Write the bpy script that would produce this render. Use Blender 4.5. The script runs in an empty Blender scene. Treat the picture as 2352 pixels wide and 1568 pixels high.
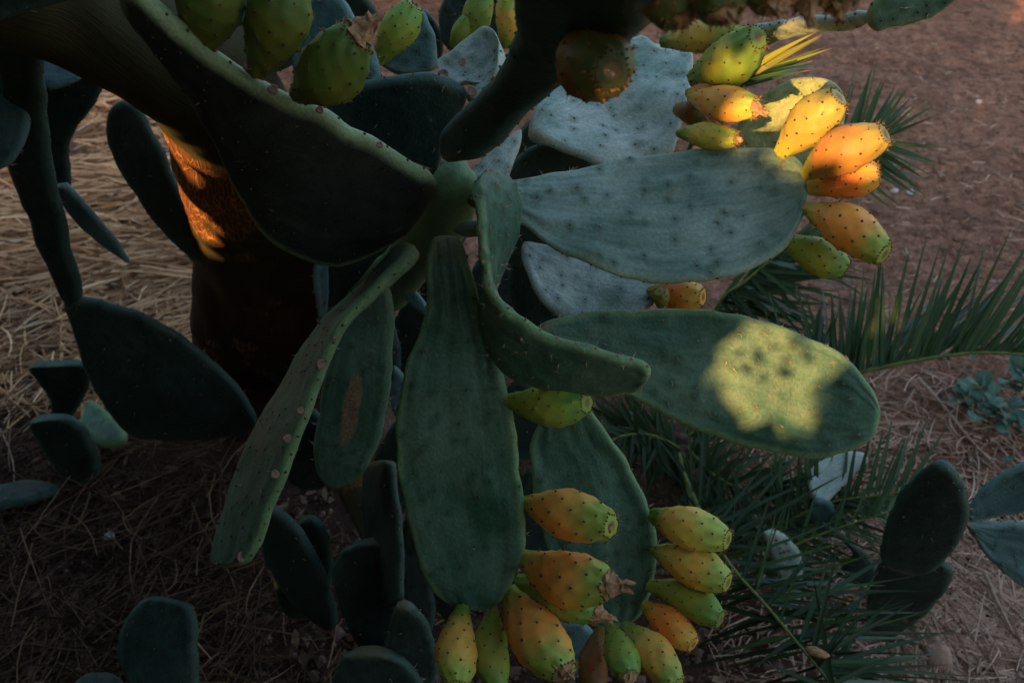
import bpy, bmesh, math, random
import numpy as np
from mathutils import Vector, Matrix, noise

random.seed(7)
rng = np.random.default_rng(7)
scene = bpy.context.scene
COL = scene.collection

# ------------------------------------------------------------------ camera, sky, sun, exposure
PITCH = math.radians(38.0)
CAM_Z = 1.6
cam_data = bpy.data.cameras.new("camera")
cam_data.lens = 35.0
cam_data.sensor_width = 36.0
cam_data.clip_start = 0.02
cam_data.clip_end = 500.0
cam_data.dof.use_dof = True
cam_data.dof.focus_distance = 1.10
cam_data.dof.aperture_fstop = 8.0
cam = bpy.data.objects.new("camera", cam_data)
cam.location = (0, 0, CAM_Z)
cam.rotation_euler = (math.pi / 2 - PITCH, 0, 0)
COL.objects.link(cam)
scene.camera = cam

SUN_AZ = math.radians(28.0)      # behind the camera, to its left
SUN_EL = math.radians(13.0)
TO_SUN = Vector((-math.sin(SUN_AZ) * math.cos(SUN_EL), -math.cos(SUN_AZ) * math.cos(SUN_EL), math.sin(SUN_EL)))
world = bpy.data.worlds.new("World")
scene.world = world
world.use_nodes = True
wn = world.node_tree
for n in list(wn.nodes):
    wn.nodes.remove(n)
sky = wn.nodes.new("ShaderNodeTexSky")
sky.sky_type = 'NISHITA'
sky.sun_disc = False
sky.sun_elevation = SUN_EL
sky.sun_rotation = math.pi + SUN_AZ
sky.dust_density = 4.0
sky.air_density = 1.0
sky.ozone_density = 0.8
bg = wn.nodes.new("ShaderNodeBackground")
bg.inputs["Strength"].default_value = 0.14
wo = wn.nodes.new("ShaderNodeOutputWorld")
wn.links.new(sky.outputs[0], bg.inputs[0])
wn.links.new(bg.outputs[0], wo.inputs[0])

sun_data = bpy.data.lights.new("sun", 'SUN')
sun_data.energy = 3.3
sun_data.angle = math.radians(0.5)
sun_data.color = (1.0, 0.53, 0.20)
sun = bpy.data.objects.new("sun", sun_data)
sun.rotation_euler = TO_SUN.to_track_quat('Z', 'Y').to_euler()
sun.location = TO_SUN * 10
COL.objects.link(sun)

scene.view_settings.view_transform = 'Standard'
scene.view_settings.look = 'None'
scene.view_settings.gamma = 1.0
scene.view_settings.use_curve_mapping = False
scene.view_settings.exposure = 2.0

# ------------------------------------------------------------------ laying-out helpers
# a point is given by the direction it is seen in and its distance along the view
K = 36.0 / 35.0 / 2352.0
R_ = np.array([1.0, 0, 0]); U_ = np.array([0, math.sin(PITCH), math.cos(PITCH)]); F_ = np.array([0, math.cos(PITCH), -math.sin(PITCH)])
C_ = np.array([0, 0, CAM_Z])
def P(x, y, d):
    return C_ + R_ * ((x - 1176) * K * d) + U_ * ((784 - y) * K * d) + F_ * d
def gd(x, y, z=0.0):
    return (CAM_Z - z) / (math.sin(PITCH) - (784 - y) * K * math.cos(PITCH))
def G(x, y, z=0.0):
    return P(x, y, gd(x, y, z))

def obj(name, mesh, parent=None, label=None, cat=None, group=None, kind=None):
    o = bpy.data.objects.new(name, mesh)
    COL.objects.link(o)
    if parent is not None: o.parent = parent
    if label: o["label"] = label
    if cat: o["category"] = cat
    if group: o["group"] = group
    if kind: o["kind"] = kind
    return o
def thing(name, label, cat, loc, group=None):
    o = obj(name, None, None, label, cat, group)
    o.location = loc
    return o
def put(name, mesh, parent, **kw):
    """part whose mesh is in world coordinates, hung under a thing"""
    o = obj(name, mesh, parent, **kw)
    root = parent; off = Vector((0, 0, 0))
    while root is not None:
        off += Vector(root.location); root = root.parent
    o.matrix_parent_inverse = Matrix.Translation(-off) if parent.parent is None else Matrix.Identity(4)
    return o
def mesh_from(name, verts, faces, mats, smooth=True, fmat=None):
    me = bpy.data.meshes.new(name)
    me.from_pydata([tuple(map(float, v)) for v in verts], [], faces)
    for m in mats: me.materials.append(m)
    if smooth: me.polygons.foreach_set("use_smooth", [True] * len(me.polygons))
    if fmat is not None: me.polygons.foreach_set("material_index", fmat)
    me.update()
    return me
def vec_attr(me, name, data):
    a = me.attributes.new(name, 'FLOAT_VECTOR', 'POINT')
    a.data.foreach_set("vector", np.asarray(data, dtype=np.float32).ravel())
def nz(v, s=1.0, o=0.0):
    return noise.noise(Vector((v[0] * s + o, v[1] * s + o * 1.7, v[2] * s - o)))

# ------------------------------------------------------------------ materials
class NT:
    def __init__(self, name):
        self.m = bpy.data.materials.new(name); self.m.use_nodes = True
        self.t = self.m.node_tree; self.b = self.t.nodes["Principled BSDF"]
    def n(self, typ, **kw):
        nd = self.t.nodes.new(typ)
        for k, v in kw.items():
            if k in nd.inputs: nd.inputs[k].default_value = v
            else: setattr(nd, k, v)
        return nd
    def l(self, a, b): self.t.links.new(a, b)
    def noise(self, scale, detail=4.0, rough=0.6, vec=None, dist=0.0):
        nd = self.n("ShaderNodeTexNoise")
        nd.inputs["Scale"].default_value = scale; nd.inputs["Detail"].default_value = detail
        nd.inputs["Roughness"].default_value = rough; nd.inputs["Distortion"].default_value = dist
        if vec is not None: self.l(vec, nd.inputs["Vector"])
        return nd.outputs["Fac"]
    def ramp(self, fac, stops):
        nd = self.n("ShaderNodeValToRGB")
        cr = nd.color_ramp
        while len(cr.elements) > 1: cr.elements.remove(cr.elements[-1])
        for i, (p, c) in enumerate(stops):
            e = cr.elements[0] if i == 0 else cr.elements.new(p)
            e.position = p
            e.color = (c[0], c[1], c[2], 1) if not isinstance(c, (int, float)) else (c, c, c, 1)
        self.l(fac, nd.inputs[0])
        return nd.outputs[0]
    def mix(self, fac, a, b, blend='MIX'):
        nd = self.n("ShaderNodeMix", data_type='RGBA', blend_type=blend)
        for s, v in ((nd.inputs[0], fac), (nd.inputs[6], a), (nd.inputs[7], b)):
            if hasattr(v, "is_linked"): self.l(v, s)
            elif isinstance(v, (int, float)): s.default_value = v
            else: s.default_value = (v[0], v[1], v[2], 1)
        return nd.outputs[2]
    def math(self, op, a, b=None, clamp=False):
        nd = self.n("ShaderNodeMath", operation=op, use_clamp=clamp)
        for s, v in ((nd.inputs[0], a), (nd.inputs[1], b)):
            if v is None: continue
            if hasattr(v, "is_linked"): self.l(v, s)
            else: s.default_value = v
        return nd.outputs[0]
    def attr(self, name):
        nd = self.n("ShaderNodeAttribute", attribute_name=name)
        sp = self.n("ShaderNodeSeparateXYZ"); self.l(nd.outputs["Vector"], sp.inputs[0])
        return sp.outputs[0], sp.outputs[1], sp.outputs[2], nd.outputs["Vector"]
    def coord(self):
        return self.n("ShaderNodeTexCoord").outputs["Object"]
    def scaled(self, vec, s):
        nd = self.n("ShaderNodeVectorMath", operation='MULTIPLY'); self.l(vec, nd.inputs[0]); nd.inputs[1].default_value = s
        return nd.outputs[0]
    def bump(self, h, strength, dist=0.002):
        nd = self.n("ShaderNodeBump"); nd.inputs["Strength"].default_value = strength; nd.inputs["Distance"].default_value = dist
        self.l(h, nd.inputs["Height"]); self.l(nd.outputs[0], self.b.inputs["Normal"])
    def done(self, color, rough=0.6, spec=0.3):
        if hasattr(color, "is_linked"): self.l(color, self.b.inputs["Base Color"])
        else: self.b.inputs["Base Color"].default_value = (*color, 1)
        if hasattr(rough, "is_linked"): self.l(rough, self.b.inputs["Roughness"])
        else: self.b.inputs["Roughness"].default_value = rough
        self.b.inputs["Specular IOR Level"].default_value = spec
        return self.m

def pad_material(name, green, bloom, bloom_amt, rim, scar=None):
    t = NT(name)
    u, s, e, vec = t.attr("pu")
    co = t.coord()
    big = t.noise(9.0, 3.0, 0.55, co)
    lon = t.noise(1.0, 3.0, 0.6, t.scaled(vec, (2.2, 9.0, 0.0)))
    fine = t.noise(240.0, 3.0, 0.7, co)
    f = t.math('ADD', t.math('MULTIPLY', big, 0.72), t.math('MULTIPLY', lon, 0.28))
    f = t.ramp(f, [(0.36, 0.0), (0.62, 1.0)])
    f = t.math('MULTIPLY', f, bloom_amt)
    c = t.mix(f, green, bloom)
    # abrasions where the waxy bloom is rubbed off
    rub = t.ramp(t.noise(38.0, 5.0, 0.65, co, 0.8), [(0.60, 0.0), (0.72, 1.0)])
    c = t.mix(t.math('MULTIPLY', rub, 0.45), c, [g * 0.8 for g in green])
    # corky brown flecks
    fl = t.ramp(t.noise(70.0, 2.0, 0.5, co), [(0.73, 0.0), (0.77, 1.0)])
    c = t.mix(t.math('MULTIPLY', fl, 0.6), c, (0.16, 0.10, 0.055))
    sc2 = t.ramp(t.noise(13.0, 5.0, 0.7, co, 0.6), [(0.66, 0.0), (0.70, 1.0)])
    c = t.mix(t.math('MULTIPLY', sc2, 0.65), c, t.mix(fine, (0.10, 0.065, 0.035), (0.24, 0.18, 0.11)))
    rimf = t.ramp(e, [(0.10, 1.0), (0.75, 0.0)])
    c = t.mix(t.math('MULTIPLY', rimf, 0.7), c, rim)
    # bloom worn off the knobs round the areoles
    tb = t.n("ShaderNodeAttribute", attribute_name="knob").outputs["Fac"]
    c = t.mix(t.math('MULTIPLY', t.ramp(tb, [(0.25, 0.0), (0.8, 1.0)]), 0.55), c, [g * 0.75 for g in green])
    # dry scar near the stem end
    stem = t.ramp(t.math('ADD', u, t.math('MULTIPLY', big, 0.05)), [(0.035, 1.0), (0.10, 0.0)])
    c = t.mix(t.math('MULTIPLY', stem, 0.55), c, (0.17, 0.12, 0.05))
    if scar:
        uu, ss, ru, rs = scar
        du = t.math('DIVIDE', t.math('SUBTRACT', u, uu), ru); dv = t.math('DIVIDE', t.math('SUBTRACT', s, ss), rs)
        q = t.math('ADD', t.math('MULTIPLY', du, du), t.math('MULTIPLY', dv, dv))
        q = t.math('ADD', q, t.math('MULTIPLY', t.math('SUBTRACT', lon, 0.5), 1.6))
        sc = t.ramp(q, [(0.55, 1.0), (1.0, 0.0)])
        c = t.mix(t.math('MULTIPLY', sc, 0.9), c, t.mix(fine, (0.12, 0.07, 0.035), (0.40, 0.27, 0.17)))
    c = t.mix(0.40, c, t.mix(t.ramp(fine, [(0.3, 0.0), (0.7, 1.0)]), (0.25, 0.25, 0.25), (0.75, 0.75, 0.75)), 'OVERLAY')
    c = t.mix(0.28, c, t.mix(t.ramp(t.noise(22, 4, 0.6, co), [(0.3, 0.0), (0.7, 1.0)]), (0.3, 0.3, 0.3), (0.7, 0.7, 0.7)), 'OVERLAY')
    h = t.math('ADD', t.math('MULTIPLY', fine, 0.5), t.math('MULTIPLY', t.noise(60, 3, 0.6, co), 1.0))
    t.bump(h, 0.7, 0.002)
    return t.done(c, t.ramp(f, [(0.0, 0.45), (1.0, 0.66)]), 0.30)

M_GREY = pad_material("glaucous_pad", (0.045, 0.115, 0.080), (0.225, 0.32, 0.265), 1.0, (0.21, 0.30, 0.21))
M_PALE = pad_material("pale_pad", (0.12, 0.215, 0.16), (0.43, 0.49, 0.43), 1.0, (0.33, 0.40, 0.32))
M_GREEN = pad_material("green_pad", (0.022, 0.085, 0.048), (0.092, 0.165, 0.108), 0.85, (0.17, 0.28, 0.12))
M_SHADED = pad_material("shaded_green_pad", (0.009, 0.025, 0.019), (0.027, 0.052, 0.043), 0.8, (0.050, 0.10, 0.075))  # old dark green, darkened further to carry the shade on these pads
M_BLUE = pad_material("blue_green_pad", (0.020, 0.062, 0.058), (0.065, 0.13, 0.13), 0.9, (0.12, 0.22, 0.20))
M_YEL = pad_material("yellow_green_pad", (0.17, 0.22, 0.06), (0.34, 0.36, 0.16), 0.9, (0.30, 0.33, 0.14))
M_SCAR = pad_material("scarred_pad", (0.040, 0.105, 0.065), (0.10, 0.19, 0.145), 0.8, (0.10, 0.20, 0.12), (0.60, 0.05, 0.20, 0.30))
M_LITRIM = pad_material("shaded_face_lit_rim_pad", (0.008, 0.014, 0.010), (0.022, 0.032, 0.024), 0.7, (0.26, 0.37, 0.18))  # near-black face and pale rim paint in the pad's shade and edge light

def trunk_material():
    t = NT("cactus_bark")
    u, s, e, vec = t.attr("pu"); co = t.coord()
    fib = t.noise(1.0, 4.0, 0.6, t.scaled(vec, (16.0, 13.0, 0.0)), 1.5)
    patch = t.noise(7.0, 4.0, 0.6, co)
    net = t.n("ShaderNodeTexVoronoi", feature='DISTANCE_TO_EDGE'); net.inputs["Scale"].default_value = 1.0
    nv = t.n("ShaderNodeVectorMath", operation='ADD'); t.l(t.scaled(vec, (34.0, 15.0, 0.0)), nv.inputs[0])
    nn = t.n("ShaderNodeTexNoise"); nn.inputs["Scale"].default_value = 22.0; t.l(co, nn.inputs["Vector"]); t.l(nn.outputs["Color"], nv.inputs[1])
    t.l(nv.outputs[0], net.inputs["Vector"])
    ne = t.ramp(net.outputs["Distance"], [(0.015, 1.0), (0.11, 0.0)])
    bark = t.mix(fib, (0.05, 0.018, 0.008), (0.16, 0.065, 0.022))
    bark = t.mix(t.math('MULTIPLY', ne, 0.85), bark, (0.34, 0.16, 0.055))
    skin = t.mix(patch, (0.014, 0.018, 0.008), (0.048, 0.042, 0.014))
    low = t.ramp(u, [(0.0, 0.36), (0.30, 0.34), (0.46, 0.36), (0.52, 0.47), (0.60, 0.50), (0.66, 0.64), (0.71, 0.58), (0.74, 0.40), (0.78, 0.15), (1.0, 0.0)])  # orange bark kept to the sunlit stretch, the shaded rest painted dark
    low = t.math('SUBTRACT', low, 0.4)
    m = t.ramp(t.math('ADD', t.math('ADD', patch, low), t.math('MULTIPLY', fib, 0.15)), [(0.60, 0.0), (0.68, 1.0)])
    skin = t.mix(t.ramp(u, [(0.30, 1.0), (0.52, 0.0)]), skin, t.mix(fib, (0.016, 0.008, 0.005), (0.060, 0.026, 0.013)))
    c = t.mix(m, skin, bark)
    t.bump(t.math('ADD', t.math('MULTIPLY', fib, 0.7), t.math('MULTIPLY', t.math('MULTIPLY', ne, m), 1.0)), 0.7, 0.004)
    return t.done(c, 0.8, 0.15)
M_TRUNK = trunk_material()

def fruit_material(name, base, mid, tip, blush):
    t = NT(name)
    u, a, r, vec = t.attr("ft"); co = t.coord()
    n1 = t.noise(26.0, 3.0, 0.6, co); n2 = t.noise(420.0, 2.0, 0.6, co)
    oi = t.n("ShaderNodeObjectInfo")
    uu = t.math('ADD', u, t.math('MULTIPLY', t.math('SUBTRACT', n1, 0.5), 0.8))
    c = t.ramp(uu, [(0.06, base), (0.36, mid), (0.62, mid), (0.92, tip)])
    bl = t.ramp(t.noise(14.0, 3.0, 0.55, co), [(0.36, 0.0), (0.54, 1.0)])
    win = t.ramp(u, [(0.12, 0.0), (0.4, 1.0), (0.70, 1.0), (0.88, 0.0)])
    c = t.mix(t.math('MULTIPLY', t.math('MULTIPLY', bl, win), 0.85), c, blush)
    c = t.mix(0.25, c, t.mix(n2, (0.25, 0.25, 0.25), (0.75, 0.75, 0.75)), 'OVERLAY')
    n3 = t.noise(60.0, 4.0, 0.65, co, 0.5)
    c = t.mix(t.math('MULTIPLY', t.ramp(n3, [(0.50, 0.0), (0.66, 1.0)]), 0.38), c, base)
    cork = t.ramp(t.noise(48.0, 3.0, 0.6, co), [(0.70, 0.0), (0.75, 1.0)])
    c = t.mix(t.math('MULTIPLY', cork, 0.7), c, (0.20, 0.12, 0.06))
    v = t.math('ADD', t.math('MULTIPLY', oi.outputs["Random"], 0.3), 0.85)
    hs = t.n("ShaderNodeHueSaturation"); t.l(c, hs.inputs["Color"]); t.l(v, hs.inputs["Value"])
    # brown navel at the end
    nav = t.ramp(r, [(0.5, 0.0), (0.9, 1.0)])
    c = t.mix(nav, hs.outputs[0], (0.20, 0.12, 0.05))
    t.bump(t.math('ADD', n2, t.math('MULTIPLY', t.noise(110, 3, 0.6, co), 1.5)), 0.22, 0.001)
    t.b.inputs["Subsurface Weight"].default_value = 0.08
    t.b.inputs["Subsurface Radius"].default_value = (0.01, 0.006, 0.002)
    return t.done(c, 0.52, 0.3)
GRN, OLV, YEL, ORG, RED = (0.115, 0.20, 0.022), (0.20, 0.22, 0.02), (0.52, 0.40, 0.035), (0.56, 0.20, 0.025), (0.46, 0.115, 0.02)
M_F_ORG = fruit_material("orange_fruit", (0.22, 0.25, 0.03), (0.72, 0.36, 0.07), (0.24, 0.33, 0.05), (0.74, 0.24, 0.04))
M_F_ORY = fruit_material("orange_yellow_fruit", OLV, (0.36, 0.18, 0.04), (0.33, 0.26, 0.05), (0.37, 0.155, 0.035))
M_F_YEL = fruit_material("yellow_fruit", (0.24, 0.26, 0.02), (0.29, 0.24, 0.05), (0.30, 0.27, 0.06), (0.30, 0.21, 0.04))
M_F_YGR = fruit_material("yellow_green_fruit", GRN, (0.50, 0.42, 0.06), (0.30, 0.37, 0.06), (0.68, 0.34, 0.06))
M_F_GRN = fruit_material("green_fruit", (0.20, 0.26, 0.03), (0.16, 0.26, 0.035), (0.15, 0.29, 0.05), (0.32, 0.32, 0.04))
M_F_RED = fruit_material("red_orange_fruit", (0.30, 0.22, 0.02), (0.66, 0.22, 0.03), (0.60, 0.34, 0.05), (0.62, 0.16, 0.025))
M_F_GRN_SH = fruit_material("shaded_green_fruit", (0.085, 0.10, 0.015), (0.065, 0.115, 0.016), (0.075, 0.135, 0.022), (0.12, 0.14, 0.018))  # darker copy of the green fruit, upper-left shade painted in
M_F_ORG_SH = fruit_material("shaded_orange_fruit", (0.20, 0.12, 0.02), (0.20, 0.09, 0.02), (0.07, 0.10, 0.025), (0.20, 0.075, 0.018))  # darker orange fruit, its shadow put into the colour

def simple(name, c1, c2, scale, rough=0.8, spec=0.2, bump=0.0, bd=0.002, detail=4):
    t = NT(name); co = t.coord(); f = t.noise(scale, detail, 0.65, co)
    f2 = t.ramp(f, [(0.3, 0.0), (0.7, 1.0)])
    if bump: t.bump(f, bump, bd)
    return t.done(t.mix(f2, c1, c2), rough, spec)
M_AREOLE = simple("areole_felt", (0.030, 0.022, 0.012), (0.09, 0.055, 0.03), 300)
M_AREOLE_P = simple("pad_areole", (0.06, 0.075, 0.04), (0.15, 0.12, 0.075), 200)
M_AREOLE_L = simple("areole_cork", (0.14, 0.08, 0.045), (0.30, 0.19, 0.12), 300)
M_SPINE = simple("spine", (0.36, 0.24, 0.13), (0.55, 0.45, 0.32), 100, 0.5)
M_SPINE_O = simple("fruit_spine", (0.28, 0.12, 0.04), (0.45, 0.24, 0.09), 100, 0.5)
M_DRIED = simple("dried_flower", (0.17, 0.085, 0.035), (0.50, 0.31, 0.16), 130, 0.9, 0.1, 0.8, 0.003)
M_SCARDISC = simple("fruit_scar", (0.12, 0.075, 0.055), (0.27, 0.19, 0.155), 260, 0.85, 0.1, 0.6, 0.002)

def leaf_material(name, c1, c2, vein, trans=0.25):
    t = NT(name); u, s, e, vec = t.attr("lu")
    st = t.noise(1.0, 3.0, 0.6, t.scaled(vec, (1.5, 16.0, 0.0)))
    oi = t.n("ShaderNodeObjectInfo")
    c = t.mix(st, c1, c2)
    mid = t.ramp(t.math('ABSOLUTE', s), [(0.06, 1.0), (0.16, 0.0)])
    c = t.mix(t.math('MULTIPLY', mid, 0.7), c, vein)
    tipf = t.ramp(t.math('ADD', u, t.math('MULTIPLY', oi.outputs["Random"], 0.06)), [(0.94, 0.0), (1.0, 1.0)])
    c = t.mix(tipf, c, (0.20, 0.13, 0.06))
    hs = t.n("ShaderNodeHueSaturation"); t.l(c, hs.inputs["Color"])
    t.l(t.math('ADD', t.math('MULTIPLY', oi.outputs["Random"], 0.7), 0.65), hs.inputs["Value"])
    t.done(hs.outputs[0], 0.52, 0.25)
    if trans:
        tr = t.n("ShaderNodeBsdfTranslucent"); t.l(hs.outputs[0], tr.inputs[0])
        mx = t.n("ShaderNodeMixShader"); mx.inputs[0].default_value = trans
        out = t.t.nodes["Material Output"]
        t.l(t.b.outputs[0], mx.inputs[1]); t.l(tr.outputs[0], mx.inputs[2]); t.l(mx.outputs[0], out.inputs[0])
    return t.m
M_PALM = leaf_material("palm_leaflet", (0.022, 0.060, 0.018), (0.045, 0.100, 0.034), (0.10, 0.15, 0.05))
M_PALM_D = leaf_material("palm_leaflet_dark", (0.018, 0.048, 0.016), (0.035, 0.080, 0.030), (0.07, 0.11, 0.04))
M_PALM_SUN = leaf_material("palm_leaflet_sunlit", (0.14, 0.17, 0.018), (0.24, 0.25, 0.03), (0.34, 0.33, 0.06), 0.35)  # lit copy of the leaflet, the sun's yellow is in the colour
M_PALM_P = leaf_material("palm_leaflet_waxy", (0.060, 0.115, 0.085), (0.12, 0.19, 0.15), (0.16, 0.22, 0.15))
M_RACHIS = simple("palm_rachis", (0.07, 0.11, 0.025), (0.17, 0.20, 0.05), 40, 0.5, 0.3)
M_WEED = leaf_material("weed_leaf", (0.030, 0.085, 0.055), (0.070, 0.145, 0.10), (0.12, 0.19, 0.13), 0.2)
M_STRAW = None
def straw_material(name, stops):
    t = NT(name); u, s, e, vec = t.attr("su")
    c = t.ramp(s, stops)
    f = t.noise(120, 3, 0.6, t.coord())
    c = t.mix(0.5, c, t.mix(f, (0.2, 0.2, 0.2), (0.8, 0.8, 0.8)), 'OVERLAY')
    return t.done(c, 0.8, 0.15)
M_STRAW = straw_material("dry_straw", [(0.0, (0.10, 0.055, 0.03)), (0.3, (0.38, 0.205, 0.10)), (0.65, (0.64, 0.39, 0.21)), (1.0, (0.80, 0.57, 0.37))])
M_STRAW_W = straw_material("bleached_straw", [(0.0, (0.14, 0.075, 0.05)), (0.5, (0.38, 0.25, 0.175)), (1.0, (0.64, 0.48, 0.38))])
M_STRAW_D = straw_material("dark_straw", [(0.0, (0.03, 0.018, 0.012)), (0.6, (0.10, 0.058, 0.034)), (1.0, (0.24, 0.15, 0.09))])  # darkened further to carry the lower-left shade in the colour
M_STONE = simple("clay_stone", (0.20, 0.115, 0.08), (0.36, 0.23, 0.17), 40, 0.9, 0.1, 0.6, 0.006)
M_STONE_P = simple("pale_stone", (0.30, 0.27, 0.25), (0.55, 0.51, 0.48), 40, 0.9, 0.1, 0.6, 0.006)
M_CLOD = simple("soil_clod", (0.085, 0.05, 0.035), (0.24, 0.155, 0.115), 30, 0.95, 0.05, 0.5, 0.004)
M_TWIG = simple("dead_twig", (0.16, 0.10, 0.07), (0.38, 0.27, 0.20), 60, 0.85, 0.1, 0.5, 0.002)
M_WOOD = simple("tree_bark", (0.05, 0.035, 0.025), (0.16, 0.11, 0.08), 20, 0.9, 0.1, 0.8, 0.01)
M_TREELEAF = simple("tree_leaf", (0.035, 0.075, 0.02), (0.08, 0.13, 0.035), 3, 0.55, 0.25)

def ground_material():
    t = NT("dry_soil"); co = t.coord()
    a = t.noise(2.2, 5, 0.6, co); b = t.noise(28, 6, 0.72, co, 0.4); c_ = t.noise(140, 4, 0.7, co)
    c = t.mix(t.ramp(b, [(0.36, 0.0), (0.62, 1.0)]), (0.095, 0.044, 0.028), (0.46, 0.235, 0.148))
    c = t.mix(t.math('MULTIPLY', t.ramp(a, [(0.35, 0.0), (0.7, 1.0)]), 0.4), c, (0.47, 0.235, 0.145))
    c = t.mix(0.75, c, t.mix(t.ramp(c_, [(0.3, 0.0), (0.7, 1.0)]), (0.15, 0.15, 0.15), (0.85, 0.85, 0.85)), 'OVERLAY')
    c = t.mix(t.math('MULTIPLY', t.ramp(t.noise(4.5, 5, 0.65, co, 0.5), [(0.48, 0.0), (0.66, 1.0)]), 0.55), c, (0.11, 0.055, 0.038))
    # pale grit
    g = t.ramp(t.noise(75, 2, 0.5, co), [(0.71, 0.0), (0.75, 1.0)])
    c = t.mix(t.math('MULTIPLY', g, 0.6), c, (0.48, 0.38, 0.33))
    # dark leaf litter and the shade round the cactus foot, painted in together
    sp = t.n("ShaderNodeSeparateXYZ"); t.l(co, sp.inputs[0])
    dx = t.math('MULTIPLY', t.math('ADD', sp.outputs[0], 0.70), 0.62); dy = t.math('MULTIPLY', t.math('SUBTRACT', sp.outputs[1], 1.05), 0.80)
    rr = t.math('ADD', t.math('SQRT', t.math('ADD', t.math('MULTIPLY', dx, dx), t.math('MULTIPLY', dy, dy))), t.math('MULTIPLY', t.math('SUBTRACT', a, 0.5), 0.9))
    litter_shade = t.ramp(rr, [(0.55, 1.0), (0.95, 0.0)])
    c = t.mix(t.math('MULTIPLY', litter_shade, 0.9), c, t.mix(b, (0.022, 0.014, 0.010), (0.085, 0.050, 0.032)))
    t.bump(t.math('ADD', t.math('MULTIPLY', b, 1.0), t.math('MULTIPLY', c_, 0.5)), 1.0, 0.03)
    return t.done(c, 0.95, 0.08)
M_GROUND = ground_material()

# ------------------------------------------------------------------ ground
def ground_h(x, y):
    v = Vector((x, y, 0))
    return 0.022 * noise.noise(v * 1.3) + 0.014 * noise.noise(v * 6.0) + 0.010 * noise.noise(v * 19.0) + 0.005 * noise.noise(v * 45.0)
def build_ground():
    def axis(a, b, step, far):
        core = np.arange(a, b, step)
        left = a - np.geomspace(step, far, 26)[::-1]; right = core[-1] + np.geomspace(step, far, 26)
        return np.concatenate([left, core, right])
    xs = axis(-2.6, 2.9, 0.026, 60); ys = axis(0.6, 5.4, 0.026, 60)
    nx, ny = len(xs), len(ys)
    verts = [(x, y, ground_h(x, y) - 0.02) for y in ys for x in xs]
    faces = [(j * nx + i, j * nx + i + 1, (j + 1) * nx + i + 1, (j + 1) * nx + i) for j in range(ny - 1) for i in range(nx - 1)]
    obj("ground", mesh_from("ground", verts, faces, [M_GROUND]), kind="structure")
build_ground()

# ------------------------------------------------------------------ pad builder
def catmull(pts, n, closed):
    pts = np.asarray(pts, float); m = len(pts); out = []
    segs = m if closed else m - 1
    for i in range(segs):
        p0 = pts[(i - 1) % m] if closed or i > 0 else 2 * pts[0] - pts[1]
        p1 = pts[i % m]; p2 = pts[(i + 1) % m]
        p3 = pts[(i + 2) % m] if closed or i + 2 < m else 2 * pts[-1] - pts[-2]
        t = np.linspace(0, 1, n, endpoint=False)[:, None]
        out.append(0.5 * ((2 * p1) + (-p0 + p2) * t + (2 * p0 - 5 * p1 + 4 * p2 - p3) * t ** 2 + (-p0 + 3 * p1 - 3 * p2 + p3) * t ** 3))
    if not closed: out.append(pts[-1:])
    return np.vstack(out)

def add_cone(V, Fc, FM, p, dirv, length, r, mi, sides=3):
    dirv = np.asarray(dirv); a = np.cross(dirv, (0.3, 0.9, 0.2)); a /= np.linalg.norm(a) + 1e-9; b = np.cross(dirv, a)
    i0 = len(V)
    for k in range(sides):
        th = 2 * math.pi * k / sides
        V.append(p + r * (a * math.cos(th) + b * math.sin(th)))
    V.append(p + dirv * length)
    for k in range(sides):
        Fc.append((i0 + k, i0 + (k + 1) % sides, i0 + sides)); FM.append(mi)
def add_dome(V, Fc, FM, p, nrm, r, h, mi, sides=6):
    nrm = np.asarray(nrm); a = np.cross(nrm, (0.31, 0.87, 0.22)); a /= np.linalg.norm(a) + 1e-9; b = np.cross(nrm, a)
    i0 = len(V)
    for rr, hh in ((1.0, -0.2), (0.7, 0.65)):
        for k in range(sides):
            th = 2 * math.pi * k / sides
            V.append(p + r * rr * (a * math.cos(th) + b * math.sin(th)) + nrm * h * hh)
    V.append(p + nrm * h)
    for k in range(sides):
        k2 = (k + 1) % sides
        Fc.append((i0 + k, i0 + k2, i0 + sides + k2, i0 + sides + k)); FM.append(mi)
        Fc.append((i0 + sides + k, i0 + sides + k2, i0 + 2 * sides)); FM.append(mi)

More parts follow.
